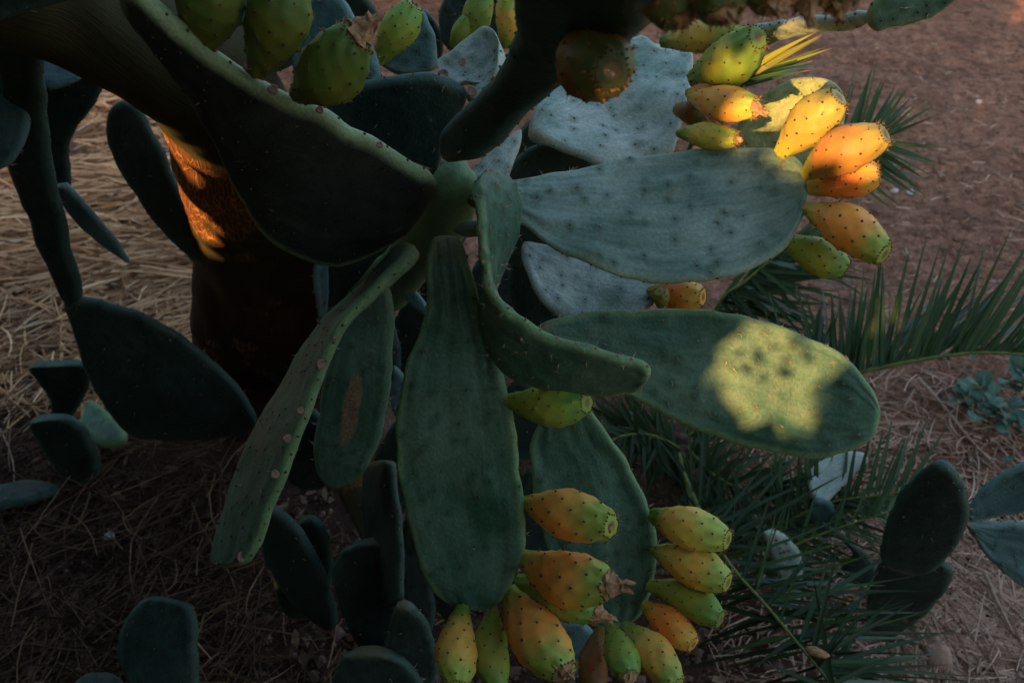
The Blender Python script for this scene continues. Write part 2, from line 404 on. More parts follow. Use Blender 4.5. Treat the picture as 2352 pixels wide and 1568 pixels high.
def build_slab(parent, L, Rr, t, mat, name="pad", label=None, wave=0.004, wrinkle=0.0, cup=0.0, tub=0.0011,
               areoles=0.030, spines=0.35, seed=0, NV=26, round_sec=False, areole_mat=None, ar=0.0014, smooth_norm=0.0):
    """L, Rr: matching 3D points down the two edges of the pad; t: thickness in metres"""
    L = np.array(L); Rr = np.array(Rr); NU = len(L) - 1
    s = np.sin(np.linspace(-math.pi / 2, math.pi / 2, NV + 1))
    mid = L[:, None, :] * (1 - (s[None, :, None] + 1) / 2) + Rr[:, None, :] * ((s[None, :, None] + 1) / 2)
    if not round_sec:
        hv = (Rr - L) / (np.linalg.norm(Rr - L, axis=1)[:, None] + 1e-9); hw = np.linalg.norm(Rr - L, axis=1)
        for arr, sg, so in ((L, -1, 0.0), (Rr, 1, 31.0)):
            for i in range(NU + 1):
                k = 0.0022 * nz(arr[i], 55.0, seed + so) + 0.0030 * nz(arr[i], 24.0, seed + so + 9)
                arr[i] = arr[i] + hv[i] * sg * k * min(1.0, hw[i] / 0.05)
        mid = L[:, None, :] * (1 - (s[None, :, None] + 1) / 2) + Rr[:, None, :] * ((s[None, :, None] + 1) / 2)
    half = np.linalg.norm(Rr - L, axis=1) / 2
    cen = (L + Rr) / 2
    arc = np.concatenate([[0], np.cumsum(np.linalg.norm(np.diff(cen, axis=0), axis=1))]); tot = arc[-1]
    u = arc / tot
    # smooth frame: across and along
    wid = int(np.argmax(half))
    across = np.gradient(mid, axis=1); along = np.gradient(mid, axis=0)
    ac = (Rr - L) / (np.linalg.norm(Rr - L, axis=1)[:, None] + 1e-9)
    for i in range(NU + 1):
        if half[i] < 0.12 * half[wid]:
            j = i + (1 if i < wid else -1)
            while half[j] < 0.12 * half[wid]: j += 1 if i < wid else -1
            ac[i] = ac[j]
    al = np.gradient(cen, axis=0); al /= np.linalg.norm(al, axis=1)[:, None] + 1e-9
    nr = np.cross(al, ac); nr /= np.linalg.norm(nr, axis=1)[:, None] + 1e-9
    # keep the front side towards the viewer in the mean
    if np.sum(nr[wid] * (C_ - cen[wid])) < 0: nr = -nr
    N = np.repeat(nr[:, None, :], NV + 1, axis=1)
    e = np.minimum(half[:, None] * (1 - np.abs(s))[None, :], np.minimum(arc, tot - arc)[:, None] * 1.0)
    if round_sec:
        h = (t / 2) * np.sqrt(np.clip(1 - s ** 2, 0, 1))[None, :] * np.ones((NU + 1, 1))
        h *= np.clip(np.minimum(arc, tot - arc)[:, None] / (t * 0.4), 0, 1) ** 0.5
    else:
        r = t * 0.55
        q = np.clip(e / r, 0, 1)
        h = (t / 2) * np.sqrt(1 - (1 - q) ** 2) * (0.82 + 0.18 * (1 - s[None, :] ** 2))
        h *= 1.0 + 0.35 * np.clip(1 - u[:, None] / 0.18, 0, 1)
    base = mid + N * (cup * (1 - s[None, :, None] ** 2) * np.clip(half / (half[wid] + 1e-9), 0, 1)[:, None, None])
    ds = np.zeros((NU + 1, NV + 1)); wr = np.zeros((NU + 1, NV + 1))
    for i in range(NU + 1):
        for j in range(NV + 1):
            p = mid[i, j]
            ds[i, j] = wave * (nz(p, 9.0, seed) + 0.5 * nz(p, 22.0, seed + 3))
            if wrinkle:
                w = noise.noise(Vector((u[i] * 3.0, s[j] * 3.2 + 0.9 * math.sin(u[i] * 5 + seed), seed * 1.3)))
                w2 = noise.noise(Vector((u[i] * 7.0, s[j] * 8.0, seed * 2.1 + 5)))
                wr[i, j] = wrinkle * (w + 0.5 * w2) * min(1.0, e[i, j] / (t * 0.8))
    rs = np.random.default_rng(seed + 100)
    # areole sites: a slanting lattice over each face
    sites = []
    if areoles:
        row = 0; uu = areoles * 0.7
        while uu < tot - areoles * 0.4:
            i = int(np.searchsorted(arc, uu)); i = min(i, NU)
            w = half[i]; off = (row % 2) * areoles * 0.5
            k = -int(w / areoles) - 1
            while k * areoles + off < w:
                v = k * areoles + off + rs.normal(0, areoles * 0.17)
                if abs(v) < w - t * 0.25:
                    jj = int(np.argmin(np.abs(s - v / w)))
                    sites.append((min(NU, max(0, i + int(rs.integers(-2, 3)))), jj))
                k += 1
            row += 1; uu += areoles * 0.80
    tb = np.zeros((2, NU + 1, NV + 1))
    if tub:
        for (i, j) in sites:
            for ii in range(max(0, i - 3), min(NU + 1, i + 4)):
                for jj in range(max(0, j - 4), min(NV + 1, j + 5)):
                    d2 = np.sum((mid[ii, jj] - mid[i, j]) ** 2)
                    tb[:, ii, jj] = np.maximum(tb[:, ii, jj], tub * math.exp(-d2 / (2 * 0.0055 ** 2)))
    front = base + N * (ds + wr + h + tb[0] * (h > 0))[..., None]
    back = base + N * (ds + wr * 0.6 - h - tb[1] * (h > 0))[..., None]
    nvv = NV + 1
    verts = list(front.reshape(-1, 3)); idx_b = np.zeros((NU + 1, nvv), int)
    pu = [(u[i], s[j], min(2.0, e[i, j] / t)) for i in range(NU + 1) for j in range(nvv)]
    for i in range(NU + 1):
        for j in range(nvv):
            if i in (0, NU) or j in (0, NV): idx_b[i, j] = i * nvv + j
            else:
                idx_b[i, j] = len(verts); verts.append(back[i, j]); pu.append((u[i], s[j], min(2.0, e[i, j] / t)))
    faces = []
    flip = np.dot(np.cross(front[wid, NV // 2 + 1] - front[wid, NV // 2], front[wid - 1, NV // 2] - front[wid, NV // 2]), nr[wid]) < 0
    for i in range(NU):
        for j in range(NV):
            f = (i * nvv + j, i * nvv + j + 1, (i + 1) * nvv + j + 1, (i + 1) * nvv + j)
            b = (int(idx_b[i, j]), int(idx_b[i + 1, j]), int(idx_b[i + 1, j + 1]), int(idx_b[i, j + 1]))
            if not flip: f = f[::-1]; b = b[::-1]
            faces.append(f); faces.append(b)
    me = mesh_from(name, verts, faces, [mat])
    vec_attr(me, "pu", pu)
    kn = list((tb[0] / (tub + 1e-9)).reshape(-1)); kn += [0.0] * (len(verts) - len(kn))
    ka = me.attributes.new("knob", 'FLOAT', 'POINT'); ka.data.foreach_set("value", np.asarray(kn, dtype=np.float32))
    o = put(name, me, parent, label=label)
    if areoles:
        V, Fc, FM = [], [], []
        for (i, j) in sites:
            for side, arr in ((1, front), (-1, back)):
                p = arr[i, j]; n = nr[i] * side
                if rs.random() < 0.2: continue
                add_dome(V, Fc, FM, p, n, ar * rs.uniform(0.7, 1.25), ar * 0.9, 0, 5)
                if rs.random() < spines:
                    for _ in range(int(rs.integers(1, 4))):
                        dv = n + rs.normal(0, 0.55, 3); dv /= np.linalg.norm(dv)
                        add_cone(V, Fc, FM, p, dv, rs.uniform(0.004, 0.010), 0.00045, 1)
        last = -1
        for edge, sg in ((0, -1), (NV, 1)):
            last = 0.0
            for i in range(2, NU):
                if arc[i] - last > areoles * 0.72 and half[i] > 0.01:
                    last = arc[i] + rs.uniform(-0.003, 0.003)
                    p = front[i, edge]; n = ac[i] * sg
                    add_dome(V, Fc, FM, p, n, ar * rs.uniform(0.9, 1.5), ar * 1.1, 0, 5)
                    if rs.random() < min(1.0, spines * 1.4):
                        for _ in range(int(rs.integers(1, 4))):
                            dv = n + rs.normal(0, 0.5, 3); dv /= np.linalg.norm(dv)
                            add_cone(V, Fc, FM, p, dv, rs.uniform(0.004, 0.013), 0.0005, 1)
        if V:
            am = mesh_from("areoles", V, Fc, [areole_mat or (M_AREOLE_P if mat in (M_PALE, M_GREY, M_YEL) else M_AREOLE), M_SPINE], True, FM)
            ao = obj("areoles", am, o, kind="stuff")
            ao.parent = o
    return o

def pad(parent, outline, base, tip, d0, gx=0.0, gy=0.0, t=0.018, bow=0.0, mat=None, NU=44, dfun=None, **kw):
    """a flat-lying pad drawn by its outline; depth runs linearly over it (gx, gy: metres deeper per metre right / down)"""
    sp = catmull(outline, 10, True)
    b = np.array(base, float); tp = np.array(tip, float)
    ax = (tp - b) / np.linalg.norm(tp - b); px = np.array([-ax[1], ax[0]])
    ua = (sp - b) @ ax; va = (sp - b) @ px
    u0, u1 = ua.min(), ua.max()
    us = u0 + (u1 - u0) * (0.5 - 0.5 * np.cos(np.linspace(0, math.pi, NU + 1)))
    us[0] += (u1 - u0) * 1e-4; us[-1] -= (u1 - u0) * 1e-4
    L, Rr = [], []
    n = len(sp)
    def depth(x, y, q):
        if dfun: return dfun(x, y)
        return d0 + gx * (x - b[0]) * K * d0 + gy * (y - b[1]) * K * d0 + bow * 4 * q * (1 - q)
    for uu in us:
        vs = []
        for i in range(n):
            a, c = ua[i], ua[(i + 1) % n]
            if (a - uu) * (c - uu) <= 0 and a != c:
                f = (uu - a) / (c - a); vs.append(va[i] + f * (va[(i + 1) % n] - va[i]))
        if not vs:
            k = int(np.argmin(abs(ua - uu))); vs = [va[k]]
        q = (uu - u0) / (u1 - u0)
        for v, lst in ((min(vs), L), (max(vs), Rr)):
            x, y = b + ax * uu + px * v
            lst.append(P(x, y, depth(x, y, q)))
    return build_slab(parent, L, Rr, t, mat, **kw)

def ribbon(parent, st, t=0.018, mat=None, NU=44, pinch0=0.08, pinch1=0.12, **kw):
    """a pad or stem drawn by matching points down its two edges: (xL, yL, dL, xR, yR, dR)"""
    A = np.array([P(a, b, c) for a, b, c, _, _, _ in st]); B = np.array([P(a, b, c) for _, _, _, a, b, c in st])
    seg = max(2, NU // (len(st) - 1))
    A = catmull(A, seg, False); B = catmull(B, seg, False)
    n = len(A); q = np.linspace(0, 1, n)
    f = np.ones(n)
    if pinch0: f *= np.sqrt(np.clip(1 - np.clip(1 - q / pinch0, 0, 1) ** 2, 0, 1))
    if pinch1: f *= np.sqrt(np.clip(1 - np.clip(1 - (1 - q) / pinch1, 0, 1) ** 2, 0, 1))
    f = np.maximum(f, 0.002)[:, None]
    c = (A + B) / 2
    return build_slab(parent, c + (A - c) * f, c + (B - c) * f, t, mat, **kw)

# ------------------------------------------------------------------ fruit builder
def dried_flower(parent, p, dirv, r, length, seed):
    rs = np.random.default_rng(seed); dirv = np.asarray(dirv) / np.linalg.norm(dirv)
    a = np.cross(dirv, (0.2, 0.9, 0.4)); a /= np.linalg.norm(a); b = np.cross(dirv, a)
    bend = rs.normal(0, 0.35, 3)
    V, Fc = [], []; nr_, ns = 9, 12
    for i in range(nr_):
        q = i / (nr_ - 1)
        for k in range(ns):
            th = 2 * math.pi * k / ns
            rad = r * (0.9 - 0.25 * q + 0.25 * math.sin(q * 6)) * (0.72 + 0.5 * abs(math.sin(th * 2.5 + seed + q * 2)) + rs.uniform(-0.22, 0.22))
            if i == nr_ - 1: rad *= rs.uniform(0.3, 0.95)
            ext = length * q * (1 + (rs.uniform(-0.25, 0.25) if i == nr_ - 1 else 0))
            V.append(p + dirv * (ext - 0.1 * length) + bend * length * q * q * 0.5 + rad * (a * math.cos(th) + b * math.sin(th)))
    for i in range(nr_ - 1):
        for k in range(ns):
            k2 = (k + 1) % ns
            Fc.append((i * ns + k, i * ns + k2, (i + 1) * ns + k2, (i + 1) * ns + k))
    V.append(p + dirv * length * 0.75 + bend * length * 0.3); c = len(V) - 1
    for k in range(ns): Fc.append(((nr_ - 1) * ns + k, (nr_ - 1) * ns + (k + 1) % ns, c))
    V.append(p - dirv * length * 0.1); c = len(V) - 1
    for k in range(ns): Fc.append((k, c, (k + 1) % ns))
    me = mesh_from("dried_flower", V, Fc, [M_DRIED], False)
    return obj("dried_flower", me, parent)

fruit_count = [0]
def fruit(parent, base, tip, wpx, mat, flower=0.0, label=None, neck=0.42, spiny=1.0, bend=0.0, full=0.56):
    fruit_count[0] += 1; seed = fruit_count[0]; rs = np.random.default_rng(500 + seed)
    A = P(*base); B = P(*tip); ax = B - A; Ln = np.linalg.norm(ax); ax = ax / Ln
    R = wpx / 2 * K * (base[2] + tip[2]) / 2
    a = np.cross(ax, (0.15, 0.8, 0.55)); a /= np.linalg.norm(a); b = np.cross(ax, a)
    ts = list(0.5 - 0.5 * np.cos(np.linspace(0, math.pi, 36)))
    ns = 40
    def prof(t):
        if t < full:
            q = t / full; return neck + (1 - neck) * (0.5 - 0.5 * math.cos(math.pi * min(1, q ** 0.85)))
        q = (t - full) / (1 - full); return 1 - (1 - 0.48) * q ** 2.0
    rings = [(-0.01, prof(0) * 0.6, 0, 0.0)] + [(t, prof(t), t, 0.0) for t in ts]
    rings += [(1.014, 0.44, 1, 0.0), (1.024, 0.36, 1, 0.25), (1.024, 0.24, 1, 0.65), (1.018, 0.10, 1, 1.0)]
    rings[1:2] = [(0.0, prof(0) * 0.92, 0, 0.0)]
    na = 52
    knobs = [(0.07 + 0.94 * (m / (na - 1)) ** 0.9, int(((m * 2.39996 + seed) / (2 * math.pi) * ns) % ns)) for m in range(na)]
    V, ft, ctr = [], [], []
    bv = a * math.cos(seed * 2.1) + b * math.sin(seed * 2.1)
    for (t, r, tt, nav) in rings:
        c = A + ax * Ln * t + bv * (bend + 0.02) * Ln * math.sin(max(0, t) * math.pi)
        ctr.append(c)
        for k in range(ns):
            th = 2 * math.pi * k / ns
            rr = R * r * (1 + 0.05 * noise.noise(Vector((math.cos(th) * 1.3, math.sin(th) * 1.3, t * 2 + seed))) + 0.028 * noise.noise(Vector((math.cos(th) * 4, math.sin(th) * 4, t * 6 + seed))))
            rr *= 1 + 0.085 * math.sin(th * 7 + t * 11 + seed + 2 * noise.noise(Vector((th, t * 3, seed)))) * (max(0, 1 - t / 0.3) + max(0, (t - 0.75) / 0.3)) * (1 if nav == 0 else 0.3)
            if nav == 0:
                for (ta, ka) in knobs:
                    dt = (t - ta) * Ln; dk = abs(k - ka); dk = min(dk, ns - dk) * 2 * math.pi / ns * R * r
                    if abs(dt) < 0.012 and dk < 0.012: rr += R * 0.075 * math.exp(-(dt * dt + dk * dk) / (2 * 0.0042 ** 2))
            V.append(c + rr * (a * math.cos(th) + b * math.sin(th))); ft.append((tt, k / ns, nav))
    Fc = []
    for i in range(len(rings) - 1):
        for k in range(ns):
            k2 = (k + 1) % ns
            Fc.append((i * ns + k, i * ns + k2, (i + 1) * ns + k2, (i + 1) * ns + k))
    Fc.append(tuple(range(ns))[::-1]); Fc.append(tuple((len(rings) - 1) * ns + k for k in range(ns)))
    me = mesh_from("fruit", V, Fc, [mat]); vec_attr(me, "ft", ft)
    o = put("fruit", me, parent, label=label)
    # areoles spiral round the fruit, with fine bristles towards the end
    Va, Fa, FM = [], [], []
    VV = np.array(V).reshape(len(rings), ns, 3)
    na = 52
    for m in range(na):
        t = 0.07 + 0.94 * (m / (na - 1)) ** 0.9
        th = m * 2.39996 + seed
        i = int(np.argmin([abs(t - x[0]) for x in rings[:37]]))
        k = int((th / (2 * math.pi) * ns) % ns)
        p = VV[i, k]; n = p - ctr[i]; n /= np.linalg.norm(n)
        n = n * 0.9 + ax * (0.5 * max(0, t - 0.6)); n /= np.linalg.norm(n)
        add_dome(Va, Fa, FM, p, n, R * 0.056 * rs.uniform(0.7, 1.25), R * 0.045, 0, 6)
        if rs.random() < (0.4 + 0.9 * max(0, t - 0.55) * 2) * spiny:
            for _ in range(int(rs.integers(1, 3 + int(5 * max(0, t - 0.7) * 2)))):
                dv = n + rs.normal(0, 0.5, 3) + ax * 0.4; dv /= np.linalg.norm(dv)
                add_cone(Va, Fa, FM, p, dv, rs.uniform(0.003, 0.009), 0.0004, 1)
    # a ring of bristly areoles on the end
    for k in range(0, ns, 2):
        p = VV[len(rings) - 4, k]; n = p - ctr[len(rings) - 4]; n = n / np.linalg.norm(n) + ax * 0.9; n /= np.linalg.norm(n)
        add_dome(Va, Fa, FM, p, n, R * 0.045, R * 0.05, 0, 5)
        for _ in range(int(3 * spiny)):
            dv = n + rs.normal(0, 0.35, 3); dv /= np.linalg.norm(dv)
            add_cone(Va, Fa, FM, p, dv, rs.uniform(0.002, 0.007), 0.0004, 1)
    obj("areoles", mesh_from("areoles", Va, Fa, [M_AREOLE, M_SPINE_O], True, FM), o, kind="stuff")
    if flower:
        dried_flower(o, B - ax * 0.03 * Ln, ax + rs.normal(0, 0.12, 3), R * 0.42, Ln * flower, seed)
    return o

# ------------------------------------------------------------------ the large prickly pear
cactus = thing("prickly_pear_cactus", "large prickly pear cactus with drooping pads and orange fruit filling the picture's centre", "cactus", tuple(G(600, 935)))

ribbon(cactus, [(500, 960, 2.42, 720, 960, 2.42), (455, 850, 2.28, 740, 880, 2.28), (440, 760, 2.15, 770, 800, 2.12), (443, 600, 1.92, 800, 640, 1.9), (428, 480, 1.72, 800, 520, 1.7),
    (402, 385, 1.52, 750, 400, 1.5), (380, 300, 1.37, 680, 260, 1.36), (318, 212, 1.22, 600, 130, 1.2), (180, 152, 1.1, 420, 0, 1.08), (0, 95, 1.0, 130, -150, 0.98), (-200, 60, 0.92, -120, -180, 0.9)],
    t=0.15, mat=M_TRUNK, name="trunk", NU=90, NV=36, round_sec=True, areoles=0, tub=0, wave=0.014, pinch0=0, pinch1=0.05, seed=1,
    label="thick trunk with peeling orange fibrous bark")
ribbon(cactus, [(640, 860, 2.25, 760, 840, 2.22), (700, 980, 1.98, 830, 960, 1.95), (770, 1120, 1.75, 880, 1110, 1.72), (830, 1240, 1.6, 920, 1230, 1.58), (860, 1330, 1.5, 930, 1330, 1.48)],
    t=0.07, mat=M_TRUNK, name="branch", NU=40, round_sec=True, areoles=0, tub=0, wave=0.008, pinch0=0, pinch1=0.1, seed=2)
# crown joint where the pads meet
ribbon(cactus, [(780, 700, 1.75, 930, 690, 1.72), (880, 590, 1.45, 1010, 600, 1.42), (950, 490, 1.24, 1080, 520, 1.22), (985, 420, 1.15, 1090, 440, 1.13), (1020, 350, 1.12, 1090, 380, 1.11)],
    t=0.06, mat=M_GREEN, name="stem", NU=44, round_sec=True, areoles=0, tub=0, wave=0.006, pinch0=0, pinch1=0.25, seed=3)

# big grey pad to the right
pad(cactus, [(1075, 455), (1120, 432), (1180, 415), (1280, 393), (1400, 372), (1550, 347), (1670, 336), (1770, 343), (1825, 366), (1848, 396), (1855, 440), (1845, 500), (1822, 550), (1785, 592), (1700, 630), (1600, 648), (1500, 645), (1400, 625), (1320, 595), (1260, 560), (1200, 515), (1120, 490), (1080, 475)],
    (1075, 465), (1855, 470), 1.13, gx=-0.08, gy=-0.42, t=0.0135, bow=0.02, mat=M_GREY, NU=70, NV=40, wrinkle=0.0046, wave=0.008, tub=0.0022, areoles=0.034, seed=11, spines=0.35)
# lower right green pad
pad(cactus, [(1225, 760), (1260, 735), (1320, 722), (1430, 711), (1540, 708), (1650, 715), (1750, 735), (1850, 770), (1925, 812), (1980, 862), (2015, 920), (2020, 965), (1995, 1010), (1930, 1040), (1860, 1049), (1760, 1036), (1650, 1006), (1550, 966), (1470, 927), (1380, 880), (1290, 830), (1240, 790)],
    (1225, 770), (2020, 950), 1.16, gx=-0.12, gy=0.12, t=0.0125, bow=0.015, mat=M_GREEN, NU=70, NV=40, wrinkle=0.0028, wave=0.007, tub=0.0026, areoles=0.034, spines=0.6, seed=12, areole_mat=M_AREOLE_L)
# twisted pad in front
ribbon(cactus, [(1100, 400, 1.07, 1140, 396, 1.12), (1090, 425, 1.04, 1175, 418, 1.11), (1094, 468, 1.03, 1194, 465, 1.11), (1098, 520, 1.02, 1188, 520, 1.11), (1107, 570, 1.02, 1168, 578, 1.11), (1116, 610, 1.02, 1142, 640, 1.11), (1128, 652, 1.02, 1110, 725, 1.10), (1168, 708, 1.015, 1132, 818, 1.09), (1232, 754, 1.01, 1190, 872, 1.08), (1310, 788, 1.005, 1280, 896, 1.07), (1400, 812, 1.0, 1370, 905, 1.055), (1465, 826, 1.0, 1445, 900, 1.04), (1500, 844, 1.0, 1488, 884, 1.02)],
    t=0.0125, mat=M_GREEN, NU=96, NV=32, wave=0.004, wrinkle=0.002, tub=0.0018, areoles=0.025, spines=0.7, seed=14, pinch0=0.06, pinch1=0.06, areole_mat=M_AREOLE_L, label="twisted pad with a rippled edge")
# narrow pad hanging to the lower left, its edge towards us
ribbon(cactus, [(945, 560, 1.14, 965, 572, 1.12), (890, 602, 1.16, 930, 610, 1.11), (800, 690, 1.2, 860, 665, 1.11), (715, 785, 1.24, 795, 735, 1.11), (645, 890, 1.27, 745, 845, 1.12), (590, 985, 1.29, 700, 960, 1.13), (550, 1080, 1.3, 660, 1070, 1.15), (515, 1180, 1.31, 618, 1180, 1.17), (493, 1260, 1.31, 590, 1255, 1.19), (487, 1305, 1.31, 562, 1300, 1.21)],
    t=0.017, mat=M_GREEN, NU=72, NV=30, wave=0.004, wrinkle=0.0015, areoles=0.03, spines=0.15, seed=15, pinch0=0.05, pinch1=0.04)
# centre pad hanging down
pad(cactus, [(1000, 545), (980, 580), (976, 630), (980, 690), (958, 765), (930, 850), (912, 940), (910, 1040), (922, 1130), (943, 1220), (970, 1310), (1010, 1370), (1060, 1393), (1110, 1396), (1162, 1368), (1195, 1295), (1206, 1210), (1200, 1130), (1190, 1040), (1175, 950), (1160, 870), (1140, 790), (1112, 710), (1088, 640), (1076, 580), (1050, 545)],
    (1025, 540), (1075, 1400), 1.10, gx=-0.1, gy=0.26, t=0.0145, bow=-0.02, mat=M_GREEN, NU=70, NV=34, wave=0.006, wrinkle=0.0028, tub=0.0012, areoles=0.034, spines=0.1, seed=16)
# scarred oval pad behind it
pad(cactus, [(880, 640), (835, 680), (790, 750), (752, 850), (732, 940), (720, 1020), (728, 1085), (758, 1116), (792, 1115), (832, 1085), (868, 1025), (888, 950), (900, 860), (905, 760), (900, 680)],
    (890, 640), (770, 1118), 1.34, gy=0.45, t=0.018, mat=M_SCAR, seed=17, wrinkle=0.0015, label="oval pad with a long brown scar")
# pad behind the fruit at the bottom
pad(cactus, [(1290, 905), (1250, 950), (1222, 1010), (1218, 1090), (1235, 1180), (1260, 1270), (1295, 1370), (1350, 1430), (1420, 1440), (1470, 1415), (1500, 1350), (1510, 1270), (1498, 1190), (1470, 1120), (1440, 1060), (1400, 1000), (1355, 942), (1325, 910)],
    (1310, 905), (1410, 1445), 1.30, gx=0.0, gy=0.15, t=0.013, mat=M_GREEN, NU=56, wrinkle=0.0050, wave=0.006, seed=18, tub=0.0008)
# pale pad up behind
pad(cactus, [(1215, 300), (1235, 240), (1290, 170), (1370, 115), (1450, 92), (1475, 84), (1500, 98), (1545, 92), (1560, 108), (1588, 118), (1592, 160), (1586, 210), (1576, 260), (1560, 310), (1545, 350), (1500, 380), (1440, 395), (1370, 385), (1300, 352), (1240, 330)],
    (1220, 330), (1600, 130), 1.27, gx=0.1, gy=-0.8, t=0.016, bow=0.02, mat=M_PALE, NU=56, wrinkle=0.003, wave=0.014, seed=19, spines=0.1, tub=0.001)
# pale pad below the grey one
pad(cactus, [(1200, 560), (1260, 560), (1350, 575), (1450, 600), (1505, 630), (1514, 665), (1500, 700), (1440, 740), (1340, 750), (1260, 715), (1215, 640)],
    (1200, 580), (1515, 690), 1.33, gx=0.1, gy=-0.7, t=0.016, mat=M_PALE, wave=0.012, seed=20, wrinkle=0.002)
# dark pads in the gaps behind the joint
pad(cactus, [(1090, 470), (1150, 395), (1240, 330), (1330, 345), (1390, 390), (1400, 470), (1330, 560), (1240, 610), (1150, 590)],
    (1090, 490), (1400, 430), 1.42, gx=0.1, gy=0.7, t=0.018, mat=M_SHADED, seed=21)
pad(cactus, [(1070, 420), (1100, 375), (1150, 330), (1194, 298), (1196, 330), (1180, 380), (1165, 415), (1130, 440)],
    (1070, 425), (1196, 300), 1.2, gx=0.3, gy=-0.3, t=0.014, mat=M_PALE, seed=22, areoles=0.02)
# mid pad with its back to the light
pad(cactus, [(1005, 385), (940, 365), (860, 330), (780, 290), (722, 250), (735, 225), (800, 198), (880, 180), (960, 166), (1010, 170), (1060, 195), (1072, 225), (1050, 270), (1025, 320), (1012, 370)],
    (1010, 380), (800, 190), 1.24, gx=0.05, gy=0.75, t=0.02, mat=M_SHADED, seed=23, wave=0.005)
# curled young pads on its rim
ribbon(cactus, [(1040, 205, 1.2, 1010, 165, 1.22), (1075, 190, 1.19, 1005, 140, 1.22), (1120, 195, 1.17, 1040, 112, 1.22), (1148, 160, 1.16, 1075, 82, 1.22), (1152, 115, 1.17, 1105, 60, 1.21), (1140, 72, 1.19, 1118, 56, 1.21)],
    t=0.016, mat=M_PALE, NU=40, cup=-0.022, areoles=0.02, spines=0.1, seed=24, pinch0=0.12, pinch1=0.15)
pad(cactus, [(1072, 222), (1090, 200), (1130, 190), (1180, 195), (1200, 220), (1160, 245), (1100, 245)], (1072, 225), (1200, 215), 1.16, gy=-0.6, t=0.016, mat=M_GREY, seed=25, areoles=0.02, NU=26)
# large dark pad to the upper left, edge on
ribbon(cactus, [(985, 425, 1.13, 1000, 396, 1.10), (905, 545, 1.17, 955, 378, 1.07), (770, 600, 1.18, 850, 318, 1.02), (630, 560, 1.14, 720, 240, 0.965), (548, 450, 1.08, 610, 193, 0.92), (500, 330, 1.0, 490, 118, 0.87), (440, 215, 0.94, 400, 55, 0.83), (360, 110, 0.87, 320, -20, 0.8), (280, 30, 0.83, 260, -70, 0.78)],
    t=0.022, mat=M_LITRIM, NU=72, NV=34, wave=0.007, areoles=0.036, spines=0.05, seed=26, pinch0=0.05, pinch1=0.12)
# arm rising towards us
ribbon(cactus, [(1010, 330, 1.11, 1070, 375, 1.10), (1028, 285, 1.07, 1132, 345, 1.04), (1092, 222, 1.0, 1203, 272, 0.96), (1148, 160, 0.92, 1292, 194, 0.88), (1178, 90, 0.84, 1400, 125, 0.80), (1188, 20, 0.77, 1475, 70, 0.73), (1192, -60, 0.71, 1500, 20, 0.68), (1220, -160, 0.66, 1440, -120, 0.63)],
    t=0.03, mat=M_SHADED, NU=60, NV=30, wave=0.006, areoles=0.036, spines=0.05, seed=27, pinch0=0.10, pinch1=0.15)
# pads of the upper rim and top edge
pad(cactus, [(875, 150), (868, 110), (890, 60), (930, 25), (965, 20), (990, 60), (1003, 120), (1000, 160), (940, 172)], (930, 172), (950, 15), 1.34, gy=0.2, t=0.018, mat=M_BLUE, seed=28, areoles=0.022)
pad(cactus, [(690, 190), (670, 110), (690, 30), (740, -20), (790, 0), (820, 45), (850, 100), (880, 170), (850, 210), (770, 215)], (780, 215), (730, -25), 1.22, gy=0.2, t=0.018, mat=M_BLUE, seed=29)
pad(cactus, [(430, 110), (420, 30), (470, -60), (580, -90), (680, -60), (720, 20), (700, 120), (620, 170), (520, 150)], (540, 150), (580, -95), 1.28, gy=0.3, t=0.018, mat=M_BLUE, seed=30)
pad(cactus, [(1010, 60), (1030, -20), (1100, -80), (1180, -60), (1200, 20), (1150, 90), (1080, 110)], (1080, 110), (1130, -90), 1.5, gy=0.6, t=0.018, mat=M_SHADED, seed=31)
pad(cactus, [(1450, 20), (1440, -40), (1500, -120), (1680, -160), (1900, -150), (2010, -90), (1980, -40), (1850, -30), (1650, -15), (1520, 10)], (1450, 0), (2010, -100), 0.62, gy=0.6, t=0.02, mat=M_SHADED, seed=32)
# edge-on pad at the top right with the small pad growing from its tip
ribbon(cactus, [(1680, 150, 1.30, 1680, 70, 1.24), (1735, 118, 1.22, 1730, 62, 1.16), (1800, 86, 1.15, 1790, 52, 1.10), (1880, 64, 1.08, 1865, 44, 1.04), (1945, 60, 1.02, 1935, 40, 0.99), (2003, 58, 0.97, 1995, 32, 0.95)],
    t=0.011, mat=M_PALE, NU=48, areoles=0.022, spines=0.2, seed=33)
pad(cactus, [(1990, 50), (2010, 66), (2040, 58), (2090, 52), (2140, 40), (2180, 12), (2210, -30), (2190, -80), (2110, -90), (2040, -40), (2000, 10)], (1992, 55), (2200, -50), 0.95, gx=0.1, gy=0.75, t=0.016, mat=M_GREEN, seed=34, areoles=0.016)
# yellowish pad behind the sunlit fruit
pad(cactus, [(1690, 350), (1692, 290), (1718, 245), (1755, 213), (1805, 188), (1850, 177), (1893, 181), (1922, 196), (1938, 225), (1935, 290), (1905, 360), (1860, 400), (1780, 400), (1720, 385)], (1760, 400), (1870, 175), 1.24, gx=-0.15, gy=0.1, t=0.015, mat=M_YEL, seed=35, wave=0.005, areoles=0.024)

